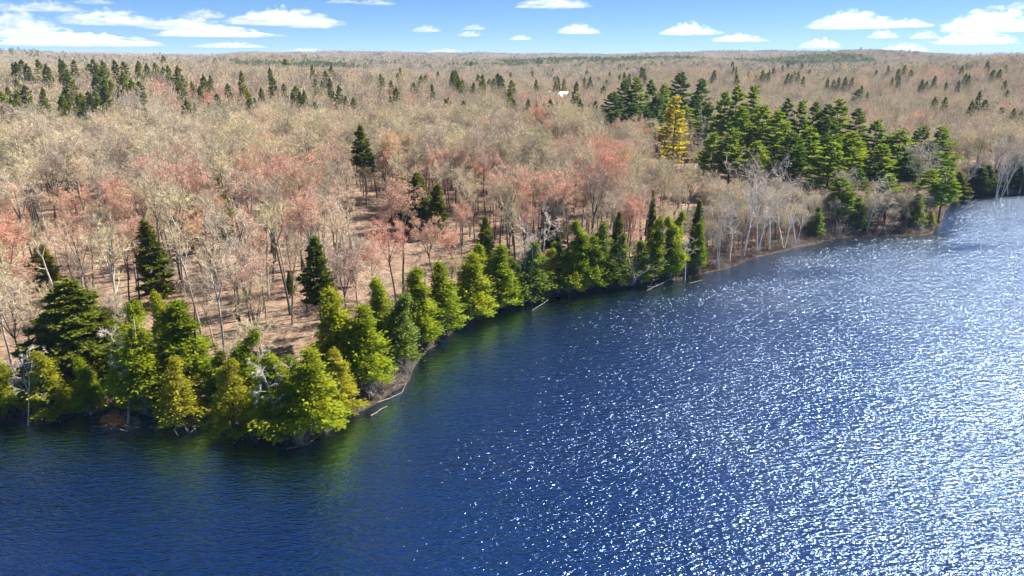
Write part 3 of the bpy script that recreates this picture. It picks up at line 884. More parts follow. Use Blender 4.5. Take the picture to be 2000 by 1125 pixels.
for px, by, ty, lean, lab in [
    (1402, 520, 400, .03, 'pale birch nearest the lone columnar cedar, by the bank'.replace('nearest', 'next to')),
    (1424, 512, 384, .0, 'pale birch second along the bank past the columnar cedar'),
    (1452, 500, 342, .05, 'tall forked white birch in the bank thicket'),
    (1478, 494, 330, -.03, 'tall white birch with spreading limbs under the tiered pine'),
    (1502, 490, 348, .08, 'white birch leaning out of the bank thicket'),
    (1530, 486, 372, -.1, 'crooked white birch bending toward the shore shrubs'),
    (1556, 478, 380, .05, 'slim pale birch in front of the small dark cedar'),
    (1655, 440, 340, .1, 'pale forked birch beside the wide near pine'),
    (1786, 410, 300, .05, 'straight pale birch stem under the last dark pine'),
    (1802, 412, 292, .14, 'leaning twin birch stem on the little cape'),
    (1872, 386, 300, .24, 'strongly leaning birch at the corner of the far bank'),
    (1900, 300, 232, .15, 'branching white birch inland of the far bank'),
    (1912, 342, 256, .18, 'white birch leaning up the far slope'),
    (1926, 330, 262, .12, 'slim white birch behind the low far fir'),
    (1945, 384, 292, .2, 'first birch of the leaning row on the far bank'),
    (1957, 382, 286, .17, 'second birch of the leaning row on the far bank'),
    (1968, 380, 292, .2, 'third birch of the leaning row on the far bank'),
    (1990, 379, 300, .15, 'last birch of the leaning row at the border'),
    (1880, 320, 236, .1, 'white birch on the slope above the far bank corner'),
    (1850, 330, 240, .06, 'white birch behind the last pine of the stand'),
    (256, 262, 184, .0, 'lone white trunk on the upper slope by dark spruces'),
    (310, 292, 204, -.12, 'slanting white tree beside the lone white trunk'),
    (322, 300, 210, -.08, 'second slanting white tree beside the lone white trunk'),
    (832, 300, 206, .0, 'forked white crown on the middle slope'),
    (1108, 330, 232, -.05, 'white tree below the cabin with bent limbs'),
    (1062, 322, 238, .0, 'white tree with upright limbs below the cabin'),
    (990, 330, 246, .04, 'pale tree with many stems on the slope below the cabin'),
    (1352, 330, 236, .0, 'pale stems under the dense dark pine'),
    (1232, 372, 266, .05, 'white forked tree below the lower broad pine'),
    (655, 600, 476, .03, 'white double trunk inland of the two-topped cedar'),
]:
    x, y, z, h = by_base(px, by, ty)
    plant('birch_tree', PR.choice(BIR), x, y, lab, 'birch', 'white-barked birches', scale=h / 15, z=z, tilt=(0, lean), keep=1.5)

# ------------------------------------------------------------------ conifers scattered over the slopes (top pixel, height in metres)
FAR_SPR = [(131, 145, 24), (45, 168, 22), (4, 180, 24), (21, 192, 22), (12, 208, 18), (35, 206, 20), (185, 147, 22), (201, 137, 24), (199, 156, 22), (215, 158, 20),
           (238, 152, 24), (241, 142, 20), (255, 155, 22), (270, 160, 22), (199, 170, 24), (175, 185, 24), (189, 194, 22), (115, 190, 22), (133, 185, 20),
           (154, 188, 22), (163, 206, 16), (185, 206, 16), (86, 197, 20), (329, 130, 20), (346, 130, 22), (353, 160, 18), (376, 161, 18), (397, 149, 22), (446, 165, 20), (469, 142, 26),
           (527, 132, 20), (530, 152, 22), (553, 164, 20), (609, 127, 22), (647, 130, 20), (644, 155, 22), (661, 168, 22), (579, 170, 20), (572, 182, 18), (364, 196, 20),
           (675, 190, 18), (689, 192, 18), (168, 232, 16), (290, 338, 15), (367, 356, 18), (427, 346, 18), (738, 222, 18), (763, 190, 17), (875, 192, 18), (906, 198, 18),
           (878, 244, 20), (822, 148, 18), (829, 147, 18), (887, 148, 20), (903, 156, 20), (924, 162, 18), (945, 165, 18), (997, 178, 24), (1004, 196, 20), (1029, 196, 19), (1048, 200, 19),
           (1060, 203, 18), (1078, 196, 20), (1088, 200, 20), (1100, 200, 19), (1123, 162, 26), (1112, 208, 18), (1132, 196, 20), (1162, 199, 19), (1150, 206, 17), (1180, 168, 20), (1142, 164, 18),
           (1617, 153, 22), (1628, 156, 22), (1640, 152, 24), (1652, 150, 24), (1664, 152, 22), (1685, 168, 20), (1695, 180, 18), (1756, 148, 24), (1745, 152, 20), (1802, 155, 22), (1812, 160, 20), (1826, 150, 22),
           (1827, 190, 20), (1848, 190, 20), (1914, 180, 24), (1900, 198, 20), (1926, 196, 20), (1984, 214, 17), (1996, 218, 17), (1872, 158, 20), (1850, 162, 18), (1560, 140, 24), (1570, 150, 22), (1545, 146, 22),
           (1512, 132, 22), (1530, 128, 22), (60, 246, 15), (520, 246, 14), (470, 300, 14), (1140, 236, 17), (1075, 250, 16), (1000, 262, 15), (940, 232, 16), (820, 240, 16), (1080, 372, 17), (1210, 414, 15)]
FAR_SPR += [(PR.uniform(880, 1260), PR.uniform(131, 158), PR.uniform(17, 24)) for _ in range(40)]
FAR_SPR += [(PR.uniform(1380, 1990), PR.uniform(118, 150), PR.uniform(17, 24)) for _ in range(38)]
FAR_SPR += [(PR.uniform(0, 290), PR.uniform(150, 222), PR.uniform(17, 21)) for _ in range(22)]
FAR_SPR += [(PR.uniform(300, 980), PR.uniform(128, 215), PR.uniform(16, 21)) for _ in range(30)]
FAR_SPR += [(PR.uniform(20, 330), PR.uniform(116, 128), PR.uniform(18, 24)) for _ in range(22)]
sprs = []
for px, ty, h in FAR_SPR:
    h = h * .94
    x, y, z, dist = by_top(px, ty, h)
    sprs.append((x, y, z, h, px, ty))

# ------------------------------------------------------------------ the cabin with white roofs and the small gabled cottage
def box_vq(x0, x1, y0, y1, z0, z1):
    V = np.array([(x, y, z) for z in (z0, z1) for x, y in ((x0, y0), (x1, y0), (x1, y1), (x0, y1))], float)
    return V, np.array([(3, 2, 1, 0), (4, 5, 6, 7), (0, 1, 5, 4), (1, 2, 6, 5), (2, 3, 7, 6), (3, 0, 4, 7)])

def flat_mat(name, c, rough=.6, metal=0.0, noise=6.0):
    m, n, l, b, out = mat(name)
    tc = n.new('ShaderNodeTexCoord'); nz = n.new('ShaderNodeTexNoise'); nz.inputs['Scale'].default_value = noise; nz.inputs['Detail'].default_value = 5
    l.new(tc.outputs['Object'], nz.inputs['Vector'])
    r = ramp(n, [(.3, tuple(v * .8 for v in c)), (.7, tuple(min(1, v * 1.1) for v in c))])
    l.new(nz.outputs[0], r.inputs[0]); l.new(r.outputs[0], b.inputs['Base Color'])
    b.inputs['Roughness'].default_value = rough; b.inputs['Metallic'].default_value = metal
    return m
M['roof_white'] = flat_mat('white_metal_roofing', (.78, .78, .78), .45)
M['roof_pink'] = flat_mat('faded_pink_boards', (.62, .40, .34), .7)
M['log_wall'] = flat_mat('stained_log_wall', (.26, .14, .085), .7)
M['trim'] = flat_mat('white_trim', (.75, .74, .70), .6)
M['glass'] = flat_mat('dark_window_glass', (.03, .04, .05), .08)
M['stone'] = flat_mat('chimney_stone', (.30, .27, .24), .9, noise=2)

def slab(a, b, c, d, t):
    """a roof plane with thickness t below"""
    P = np.array([a, b, c, d], float)
    nrm = np.cross(P[1] - P[0], P[3] - P[0]); nrm /= np.linalg.norm(nrm)
    if nrm[2] < 0: nrm = -nrm
    V = np.concatenate([P - nrm * t, P])
    return V, np.array([(0, 1, 2, 3), (7, 6, 5, 4), (0, 4, 5, 1), (1, 5, 6, 2), (2, 6, 7, 3), (3, 7, 4, 0)])

def gable_wall(x0, x1, y0, y1, z0, ze, zr, along):
    if along == 'x':
        V = [(x0, y0, z0), (x1, y0, z0), (x1, y1, z0), (x0, y1, z0), (x0, y0, ze), (x1, y0, ze), (x1, y1, ze), (x0, y1, ze), (x0, (y0 + y1) / 2, zr), (x1, (y0 + y1) / 2, zr)]
        return np.array(V, float), [(0, 1, 5, 4), (2, 3, 7, 6), (1, 2, 6, 5), (3, 0, 4, 7), (4, 5, 9, 8), (6, 7, 8, 9)], [(5, 6, 9), (7, 4, 8)]
    V = [(x0, y0, z0), (x1, y0, z0), (x1, y1, z0), (x0, y1, z0), (x0, y0, ze), (x1, y0, ze), (x1, y1, ze), (x0, y1, ze), ((x0 + x1) / 2, y0, zr), ((x0 + x1) / 2, y1, zr)]
    return np.array(V, float), [(0, 1, 5, 4), (2, 3, 7, 6), (1, 2, 6, 5), (3, 0, 4, 7), (5, 6, 9, 8), (7, 4, 8, 9)], [(4, 5, 8), (6, 7, 9)]

def part(name, vq, m, parent, tris=None):
    return link(name, np_mesh(name, vq[0], vq[1], tris, mats=[m]), parent)

def window(parent, x, y, z, w, h, axis='y', s=-1):
    o = .04 * s
    if axis == 'y':
        f = part('window', box_vq(x - w / 2 - .1, x + w / 2 + .1, min(y, y + o * 2), max(y, y + o * 2), z - .1, z + h + .1), M['trim'], parent)
        part('pane', box_vq(x - w / 2, x + w / 2, min(y + o * 2, y + o * 3), max(y + o * 2, y + o * 3), z, z + h), M['glass'], f)
    return f

def build_cabin():
    x, y, z, dist = by_top(1092, 177, 10.5)
    e = bpy.data.objects.new('cabin', None); col.objects.link(e)
    e.location = (x, y, z); e.rotation_euler = (0, 0, R(-40))
    tag(e, 'lake cabin with two white metal roofs half hidden by trees on the slope', 'cabin')
    # main wing with its ridge running across, and a cross wing whose gable faces the lake
    part('wall', gable_wall(-10, 9, -4, 4, -1.5, 5.2, 9.4, 'x')[:2], M['log_wall'], e, gable_wall(-10, 9, -4, 4, -1.5, 5.2, 9.4, 'x')[2])
    g = gable_wall(.5, 8, -8.5, -4.02, -1.5, 4.6, 8.4, 'y')
    part('wall', g[:2], M['log_wall'], e, g[2])
    part('roof', join_vq(slab((-10.7, -5, 4.35), (9.7, -5, 4.35), (9.7, 0, 9.6), (-10.7, 0, 9.6), .18), slab((-10.7, 5, 4.35), (9.7, 5, 4.35), (9.7, 0, 9.6), (-10.7, 0, 9.6), .18)), M['roof_white'], e)
    part('roof', join_vq(slab((-.4, -9.2, 3.9), (-.4, -2.0, 3.9), (4.25, -2.0, 8.62), (4.25, -9.2, 8.62), .18), slab((8.9, -9.2, 3.9), (8.9, -2.0, 3.9), (4.25, -2.0, 8.62), (4.25, -9.2, 8.62), .18)), M['roof_white'], e)
    part('chimney', box_vq(-6.2, -5, .4, 1.6, 6, 11), M['stone'], e)
    for wx in (-8, -5, -2): window(e, wx, -4, 1.6, 1.3, 1.6)
    for wx in (2.4, 4.25, 6.1): window(e, wx, -8.5, 1.4, 1.2, 1.8)
    d = part('door', box_vq(-.9, .2, -4.07, -4.0, -.2, 2.1), M['trim'], e)
    LAND.append(('the white-roofed cabin', 1090, 182))
    return x, y
CX, CY = build_cabin()

def build_cottage():
    x, y, z, dist = by_top(1713, 249, 7.2)
    e = bpy.data.objects.new('cottage', None); col.objects.link(e)
    e.location = (x, y, z); e.rotation_euler = (0, 0, R(12))
    tag(e, 'small cottage whose pink gable peeks out between pines', 'cottage')
    g = gable_wall(-2.6, 2.6, -4, 4, -1, 3.6, 7.0, 'y')
    part('wall', g[:2], M['roof_pink'], e, g[2])
    part('roof', join_vq(slab((-3.1, -4.5, 3.05), (-3.1, 4.5, 3.05), (0, 4.5, 7.2), (0, -4.5, 7.2), .14), slab((3.1, -4.5, 3.05), (3.1, 4.5, 3.05), (0, 4.5, 7.2), (0, -4.5, 7.2), .14)), M['stone'], e)
    window(e, 0, -4, 4.0, .9, 1.1)
    for wx in (-1.3, 1.3): window(e, wx, -4, 1.2, 1.1, 1.3)
    return x, y
TX, TY = build_cottage()

# ------------------------------------------------------------------ where the bare woods stand
def scatter(r0, r1, step, amax=47):
    a0 = np.radians(amax)
    n = int(r1 / step) + 2
    gx, gy = np.meshgrid(np.arange(-n, n + 1), np.arange(0, n + 1))
    x = (gx + NR.uniform(-.42, .42, gx.shape) + .5 * (gy % 2)).ravel() * step
    y = (gy + NR.uniform(-.42, .42, gx.shape)).ravel() * step
    r = np.hypot(x, y)
    ok = (r >= r0) & (r < r1) & (np.abs(np.arctan2(x, y)) < a0)
    x, y = x[ok], y[ok]
    d = land_dist(x, y)
    ok = d > (2.2 if step > 2.5 else .5)
    return x[ok], y[ok], d[ok]

RED_SPOTS = [(215, 470, 16), (480, 420, 18), (650, 470, 16), (930, 372, 26), (1090, 400, 14), (420, 225, 24), (860, 238, 22), (1190, 320, 14), (560, 360, 22), (330, 430, 12),
             (1000, 420, 14), (700, 500, 12), (110, 420, 14), (1580, 470, 8), (1440, 470, 10), (1895, 330, 9), (60, 170, 26), (1030, 250, 16), (760, 420, 14), (390, 470, 12)]
RS = [(*at(px, py, 14)[:2], s) for px, py, s in RED_SPOTS]

def redness(x, y):
    w = np.zeros(len(x))
    for a, b, s in RS:
        w = np.maximum(w, np.exp(-((x - a) ** 2 + (y - b) ** 2) / (2 * s * s)))
    return .40 * w + .14 * sstep(.50, .72, fbm(x / 60, y / 60, 41, 3)) - .02

def clear_of(x, y, pts, extra=0.0):
    ok = np.ones(len(x), bool)
    for a, b, r in pts:
        ok &= (x - a) ** 2 + (y - b) ** 2 > (r + extra) ** 2
    return ok

def sight_clear(x, y, cx, cy, half, near, back=14):
    """the opening in front of a house"""
    dl = math.hypot(cx, cy); ux, uy = cx / dl, cy / dl
    s = x * ux + y * uy; t = np.abs(-x * uy + y * ux)
    return ~((t < half) & (s > dl - near) & (s < dl + back))

def density_ok(x, y, d):
    """thinner where the photograph looks down to open forest floor and on the sedge bank"""
    keep = NR.random(len(x)) < (.86 + .14 * vnoise(x / 30, y / 30, 6))
    return keep

xa, ya, da = scatter(60, 175, 4.9)
x2, y2, d2 = scatter(175, 330, 6.0)
xa, ya, da = np.r_[xa, x2], np.r_[ya, y2], np.r_[da, d2]
ok = clear_of(xa, ya, ALL_TREES) & sight_clear(xa, ya, CX, CY, 14, 95) & sight_clear(xa, ya, TX, TY, 5, 30) & density_ok(xa, ya, da)
px_, py_ = pix(xa, ya, 3.0)
for cx_, cy_, hw, nr in CLEAR:
    ok &= sight_clear(xa, ya, cx_, cy_, hw, nr, 1.5) | (NR.random(len(xa)) < .06)
bank = (px_ > 1375) & (px_ < 1850)                       # the low sedge bank stays open
ok &= ~(bank & (da < 3.5))
ok &= ~((px_ > -200) & (px_ < 1000) & (py_ > 455) & (py_ < 690) & (NR.random(len(xa)) < .40))   # open floor under the near slope
xa, ya, da, px_, py_ = xa[ok], ya[ok], da[ok], px_[ok], py_[ok]
xb, yb, db = scatter(330, 950, 8.0)
ok = sight_clear(xb, yb, CX, CY, 13, 75)
xb, yb, db = xb[ok], yb[ok], db[ok]
xt, yt, dt = scatter(120, 300, 2.4)                       # the thicket of young growth between the pines and the bank
u_, v_ = pix(xt, yt, 2.0)
ok = (u_ > 1372) & (u_ < 2015) & (dt > 2.5) & (dt < 42) & clear_of(xt, yt, ALL_TREES, -2.6)
n_old = len(xa)
xa, ya, da = np.r_[xa, xt[ok]], np.r_[ya, yt[ok]], np.r_[da, dt[ok]]
px_, py_ = np.r_[px_, u_[ok]], np.r_[py_, v_[ok]]
za = ground(xa, ya, da)
ra = NR.random(len(xa)) < redness(xa, ya)
rb = NR.random(len(xb)) < redness(xb, yb) * .9

def visible_order(x, y, z, top):
    """trees whose crown falls inside the frame, nearest first"""
    u, v = pix(x, y, z + top)
    inside = (u > -5) & (u < 2005) & (v > 90) & (v < 1000)
    r = np.hypot(x, y)
    return [i for i in np.argsort(r) if inside[i]]

sizes = NR.uniform(.62, 1.2, len(xa)) * (.85 + .3 * vnoise(xa / 18, ya / 18, 12)) * np.where(da < 8, .62, 1.0) * np.where(da < 16, .88, 1.0)
low = sstep(1130, 1400, px_) * (1 - sstep(1850, 1900, px_)) * sstep(268, 300, py_)   # lower growth between the pines and the bank
sizes = sizes * (1 - .34 * low)
sizes[n_old:] = NR.uniform(.24, .52, len(xa) - n_old)
single, mass = set(), []
order = visible_order(xa, ya, za, 14)
nb_, nr_ = [], []
for i in order:
    if ra[i] and len(nr_) < 290: nr_.append(i); single.add(i)
    elif not ra[i] and len(nb_) < 298: nb_.append(i); single.add(i)

for mk, px, py in [('the frame edge above the shore', 20, 600), ('the pink hollow', 470, 560), ('the trunk-lined clearing', 420, 500), ('the bank thicket', 1500, 420), ('the birch row', 1960, 330), ('the first bank birches', 1412, 470), ('the crooked birch', 1540, 440), ('the fan-limbed dead tree', 1692, 410), ('the straight cape birch', 1790, 370), ('the small dark cedar', 1590, 430), ('the wide near pine foot', 1610, 400)]:
    LAND.append((mk, px, py))
ONES = 'first second third fourth fifth sixth seventh eighth ninth tenth eleventh twelfth thirteenth fourteenth fifteenth sixteenth seventeenth eighteenth nineteenth'.split()
ORD = ['next to'] + [w + ' out from' for w in ONES[1:]]
for ten, tenth in (('twenty', 'twentieth'), ('thirty', 'thirtieth'), ('forty', 'fortieth'), ('fifty', 'fiftieth'), ('sixty', 'sixtieth'), ('seventy', 'seventieth')):
    ORD += [tenth + ' out from'] + ['%s-%s out from' % (ten, w) for w in ONES[:9]]

def labels_for(px, py, what):
    """one label for each tree: its rank among its like, counted out from the landmark it is closest to"""
    near = {}
    for i, (u, v) in enumerate(zip(px, py)):
        k = min(range(len(LAND)), key=lambda j: (LAND[j][1] - u) ** 2 + ((LAND[j][2] - v) * 1.6) ** 2)
        near.setdefault((k, what[i]), []).append(((LAND[k][1] - u) ** 2 + (LAND[k][2] - v) ** 2, i))
    out = {}
    for (k, w), v in near.items():
        for n, (_, i) in enumerate(sorted(v)):
            out[i] = '%s, %s %s' % (w, ORD[min(n, len(ORD) - 1)], LAND[k][0])
    return out

def place_many(idx, forms, fh, name, cat, group, what):
    u, v = pix(xa[idx], ya[idx], za[idx] + 12)
    lab = labels_for(u, v, what)
    for k, i in enumerate(idx):
        fs = (TALL if forms is BARE else REDT) if ya[i] < 190 and da[i] > 9 and i < n_old and px_[i] < 1150 else forms
        plant(name, fs[(i * 7) % len(fs)], xa[i], ya[i], lab[k], cat, group, scale=sizes[i], wide=PR.uniform(.8, 1.05), z=za[i] - .05, keep=0)

place_many(np.array(nb_), BARE, 17, 'bare_tree', 'bare tree', 'leafless hardwoods behind the shore',
           ['short leafless grey-brown tree' if sizes[i] < .72 else 'leafless grey-brown hardwood of middle height' if sizes[i] < .95 else 'tall leafless grey-brown hardwood' for i in nb_])
place_many(np.array(nr_), RED, 16, 'red_maple_tree', 'red maple', 'maples in red bud',
           ['small maple in red bud' if sizes[i] < .8 else 'maple with salmon red buds' if sizes[i] < .98 else 'tall maple with salmon red buds' for i in nr_])

lab = labels_for([s[4] for s in sprs], [s[5] for s in sprs], ['tall dark spruce' if s[3] > 21 else 'dark spruce of middle height' if s[3] > 17.5 else 'short dark spruce' for s in sprs])
SPR_FAR = [pine_meshes('far_spruce_form', s, H=18, W=w, first=.16, fol='spruce', droop=.14, whorl=.95, per=5, tuft=3, bl=1.0, bw=.5, irregular=.3, upturn=.15, taper=.8) for s, w in ((45, 6.4), (46, 7.4), (47, 5.6))]
for k, (x, y, z, h, px, ty) in enumerate(sprs):
    plant('spruce_tree', (SPR if math.hypot(x, y) < 330 else SPR_FAR)[k % 3], x, y, lab[k], 'spruce', 'dark spruces over the slopes', scale=h / 18, z=z, wide=PR.uniform(.75, 1.2), keep=0)

# ------------------------------------------------------------------ the rest of the woods: too many to count
def proto_collection(name, meshes):
    c = bpy.data.collections.new(name)
    for i, me in enumerate(meshes):
        o = bpy.data.objects.new('%s_%02d' % (name, i), me)
        c.objects.link(o)
    return c

def mass_object(name, coll, P, idx, rz, sc, label):
    me = bpy.data.meshes.new(name)
    me.vertices.add(len(P)); me.vertices.foreach_set('co', np.asarray(P, np.float32).ravel())
    a = me.attributes.new('form', 'INT', 'POINT'); a.data.foreach_set('value', np.asarray(idx, np.int32))
    a = me.attributes.new('turn', 'FLOAT_VECTOR', 'POINT'); a.data.foreach_set('vector', np.stack([rz * 0, rz * 0, rz], 1).astype(np.float32).ravel())
    a = me.attributes.new('size', 'FLOAT_VECTOR', 'POINT'); a.data.foreach_set('vector', np.asarray(sc, np.float32).ravel())
    me.update()
    o = link(name, me)
    ng = bpy.data.node_groups.new(name, 'GeometryNodeTree')
    ng.interface.new_socket('Geometry', in_out='INPUT', socket_type='NodeSocketGeometry')
    ng.interface.new_socket('Geometry', in_out='OUTPUT', socket_type='NodeSocketGeometry')
    n, l = ng.nodes, ng.links
    gi, go = n.new('NodeGroupInput'), n.new('NodeGroupOutput')
    ci = n.new('GeometryNodeCollectionInfo'); ci.inputs['Collection'].default_value = coll
    ci.inputs['Separate Children'].default_value = True; ci.inputs['Reset Children'].default_value = True
    ip = n.new('GeometryNodeInstanceOnPoints'); ip.inputs['Pick Instance'].default_value = True
    def attr(nm, t):
        q = n.new('GeometryNodeInputNamedAttribute'); q.data_type = t; q.inputs['Name'].default_value = nm
        return q.outputs['Attribute']
    l.new(gi.outputs[0], ip.inputs['Points']); l.new(ci.outputs[0], ip.inputs['Instance'])
    l.new(attr('form', 'INT'), ip.inputs['Instance Index'])
    l.new(attr('turn', 'FLOAT_VECTOR'), ip.inputs['Rotation'])
    l.new(attr('size', 'FLOAT_VECTOR'), ip.inputs['Scale'])
    l.new(ip.outputs[0], go.inputs[0])
    md = o.modifiers.new('scatter', 'NODES'); md.node_group = ng
    return tag(o, label, kind='stuff')

def soft_crown(seed, H, W, n, bl, bw, base=.38):
    """a distant leafless crown: a haze of twig ends over a few stems"""
    rng = np.random.default_rng(seed)
    d = rng.normal(0, 1, (n, 3)); d /= np.linalg.norm(d, axis=1, keepdims=True)
    d[:, 2] = np.abs(d[:, 2]) * 1.0 - .25 * (rng.random(n) < .35)
    rr = rng.uniform(.45, 1, n)[:, None] ** .6
    lob = 1 + .22 * np.sin(3 * np.arctan2(d[:, 1], d[:, 0]) + seed)[:, None]
    P = d * rr * np.array([W / 2, W / 2, H * (1 - base)]) * np.concatenate([lob, lob, np.ones_like(lob)], 1) + [0, 0, H * base]
    return blades(P, d * [1, 1, .8] + rng.normal(0, .45, (n, 3)) + [0, 0, .5], bl * rng.uniform(.6, 1.2, n), bw * rng.uniform(.7, 1.3, n), rng), rng

def far_form(name, seed, twig, n, bl, bw, H=15.5, W=8.2):
    (V2, Q2), rng = soft_crown(seed, H, W, n, bl, bw)
    segs = [(0, 0, -1, rng.normal(0, .2), rng.normal(0, .2), H * .5, .22, .14)]
    for k in range(5):
        a = rng.uniform(0, 6.28)
        segs.append((0, 0, H * .45, math.cos(a) * W * .3, math.sin(a) * W * .3, H * .82, .12, .04))
    V1, Q1 = tubes(segs, 3)
    V, q = join_vq((V1, Q1), (V2, Q2))
    return np_mesh(name, V, q, mats=[M['bark'], M[twig]], quad_mat=np.r_[np.zeros(len(Q1)), np.ones(len(Q2))])

def clump_form(name, seed, twig):
    rng = np.random.default_rng(seed)
    parts = []
    for k in range(16):
        (V, q), _ = soft_crown(seed * 31 + k, rng.uniform(11, 17), rng.uniform(9, 13), 34, 2.6, 1.3, base=.2)
        parts.append((V + [rng.uniform(-22, 22), rng.uniform(-22, 22), rng.uniform(-1.5, .5)], q))
    V, q = join_vq(*parts)
    return np_mesh(name, V, q, mats=[M[twig]])

FORMS = [m[2] for m in BARE] + [m[2] for m in RED]                                             # 0-5 bare, 6-8 red
FORMS += [far_form('far_bare_form', 200 + i, 'twig', 440, 1.5, .145) for i in range(5)]          # 9-13
FORMS += [far_form('far_red_form', 210 + i, 'twig_red', 440, 1.5, .16) for i in range(2)]       # 14-15
FORMS += [far_form('dist_bare_form', 220 + i, 'twig', 150, 2.2, .6, 16, 9) for i in range(4)]          # 16-19
FORMS += [clump_form('clump_form', 230 + i, 'twig') for i in range(3)]                          # 20-22
P, I, S = [], [], []
rest = [i for i in range(len(xa)) if i not in single]
for i in rest:
    P.append((xa[i], ya[i], za[i] - .05)); I.append(6 + i % 3 if ra[i] else i % 6); S.append(sizes[i])
zb = ground(xb, yb, db)
P += list(np.stack([xb, yb, zb], 1)); I += list(np.where(rb, 14 + np.arange(len(xb)) % 2, 9 + np.arange(len(xb)) % 5)); S += list(NR.uniform(.75, 1.12, len(xb)))
xc, yc, dc = scatter(950, 2600, 11.5, 46)
P += list(np.stack([xc, yc, ground(xc, yc, dc) - 1], 1)); I += list(16 + np.arange(len(xc)) % 4); S += list(NR.uniform(.85, 1.25, len(xc)))
xd, yd, dd_ = scatter(2600, 9500, 46, 45)
P += list(np.stack([xd, yd, ground(xd, yd, dd_) - 1], 1)); I += list(20 + np.arange(len(xd)) % 3); S += list(NR.uniform(.9, 1.3, len(xd)))
S = np.array(S)
sv = np.stack([S * NR.uniform(.92, 1.25, len(S)), S * NR.uniform(.92, 1.25, len(S)), S], 1)
mass_object('bare_woodland', proto_collection('woodland_form', FORMS), np.array(P), np.array(I), NR.uniform(0, 6.28, len(P)), sv, 'leafless hardwood forest rolling away to the horizon')

# distant conifers: scattered and in dark plantations
CON = [merge('far_conifer_form', *m) for m in SPR_FAR]
CON += [np_mesh('dist_conifer_form', *blades(*(lambda rng: (lambda t, a: (np.stack([np.cos(a) * 2.3 * (1 - t), np.sin(a) * 2.3 * (1 - t), 2 + 15 * t], 1), np.stack([np.cos(a), np.sin(a), .1 + 0 * a], 1), np.full(len(t), 1.9), np.full(len(t), 1.3), rng))(rng.random(150) ** 1.2, rng.uniform(0, 6.28, 150)))(np.random.default_rng(240 + i))), mats=[M['spruce']]) for i in range(2)]
xe, ye, de = scatter(700, 7000, 25, 45)
dens = fbm(xe / 260, ye / 260, 61, 3)
re_ = np.hypot(xe, ye)
pl = np.zeros(len(xe), bool)
for a, r, wa, wr in ((-28, 1500, 9, 120), (-16, 1750, 5, 90), (3, 2100, 4, 110), (10, 2000, 5, 130), (38, 1250, 4, 70), (-2, 1700, 3, 80), (20, 2200, 6, 160)):
    az = np.degrees(np.arctan2(xe, ye))
    pl |= ((az - a) / wa) ** 2 + ((re_ - r) / wr) ** 2 < 1
keep = (NR.random(len(xe)) < .05 + .55 * sstep(.56, .70, dens)) & (NR.random(len(xe)) < np.where(re_ > 2600, .55, 1)) | pl
xe, ye, de, re_, pl = xe[keep], ye[keep], de[keep], re_[keep], pl[keep]
xp, yp = [xe], [ye]
for k in range(5):                                        # plantations are close-set
    xp.append(xe[pl] + NR.uniform(-11, 11, pl.sum())); yp.append(ye[pl] + NR.uniform(-11, 11, pl.sum()))
xe, ye = np.concatenate(xp), np.concatenate(yp)
re_ = np.hypot(xe, ye)
S = NR.uniform(.85, 1.3, len(xe))
mass_object('conifer_woodland', proto_collection('conifer_form', CON), np.stack([xe, ye, ground(xe, ye)], 1), np.where(re_ < 1500, np.arange(len(xe)) % 3, 3 + np.arange(len(xe)) % 2),
            NR.uniform(0, 6.28, len(xe)), np.stack([S * 1.15, S * 1.15, S], 1), 'dark conifers and plantations on the distant hills')

# ------------------------------------------------------------------ brush, sedge, shrubs and driftwood along the bank
def brush_form(name, seed, H, n, m, w=.03):
    rng = np.random.default_rng(seed)
    segs, P, D = [], [], []
    for k in range(n):
        d = np.array([rng.normal(0, .5), rng.normal(0, .5), 1.]); d /= np.linalg.norm(d)
        p = np.array([rng.normal(0, .15 * H), rng.normal(0, .15 * H), -.1])
        for s in range(3):
            q = p + d * H / 3 * rng.uniform(.7, 1.1)
            segs.append((*p, *q, .022 * (1 - s * .25), .018 * (1 - s * .25)))
            for _ in range(3): P.append(q); D.append(d + rng.normal(0, .5, 3))
            p = q; d = d + rng.normal(0, .22, 3)
    P, D = np.array(P), np.array(D)
    V, q = join_vq(tubes(segs, 3), blades(P, D, H * .3 * rng.uniform(.6, 1.2, len(P)), w, rng))
    return np_mesh(name, V, q, mats=[M[m]])
BR = [brush_form('brush_form', 300 + i, 2.2, 9, 'shrub') for i in range(3)] + [brush_form('brush_form', 310 + i, 2.6, 8, 'twig_pale') for i in range(2)]
xs_, ys_, ds_ = scatter(60, 300, 3.4)
ok = (fbm(xs_ / 14, ys_ / 14, 88, 3) > .42) & (NR.random(len(xs_)) < .85)
xs_, ys_, ds_ = xs_[ok], ys_[ok], ds_[ok]
xu, yu, du = scatter(130, 300, 1.9)
uu, vv = pix(xu, yu, 1.0)
ok = (uu > 1372) & (uu < 2020) & (du > .6) & (du < 30) & (NR.random(len(xu)) < .75)
xs_, ys_, ds_ = np.r_[xs_, xu[ok]], np.r_[ys_, yu[ok]], np.r_[ds_, du[ok]]
xu, yu, du = scatter(60, 300, 1.5)                          # a fringe of brush right along the water
ok = (du < 3.4) & (NR.random(len(xu)) < .8)
xs_, ys_, ds_ = np.r_[xs_, xu[ok]], np.r_[ys_, yu[ok]], np.r_[ds_, du[ok]]
S = NR.uniform(.5, 1.25, len(xs_)) * np.where(ds_ < 4, .55, 1.0) * np.where((ds_ > 5) & (np.hypot(xs_, ys_) < 150), .9, 1.0)
mass_object('underbrush', proto_collection('underbrush_form', BR), np.stack([xs_, ys_, ground(xs_, ys_, ds_)], 1), NR.integers(0, 5, len(xs_)), NR.uniform(0, 6.28, len(xs_)), np.stack([S * 1.2, S * 1.2, S], 1),
            'leafless underbrush and saplings between the trunks')

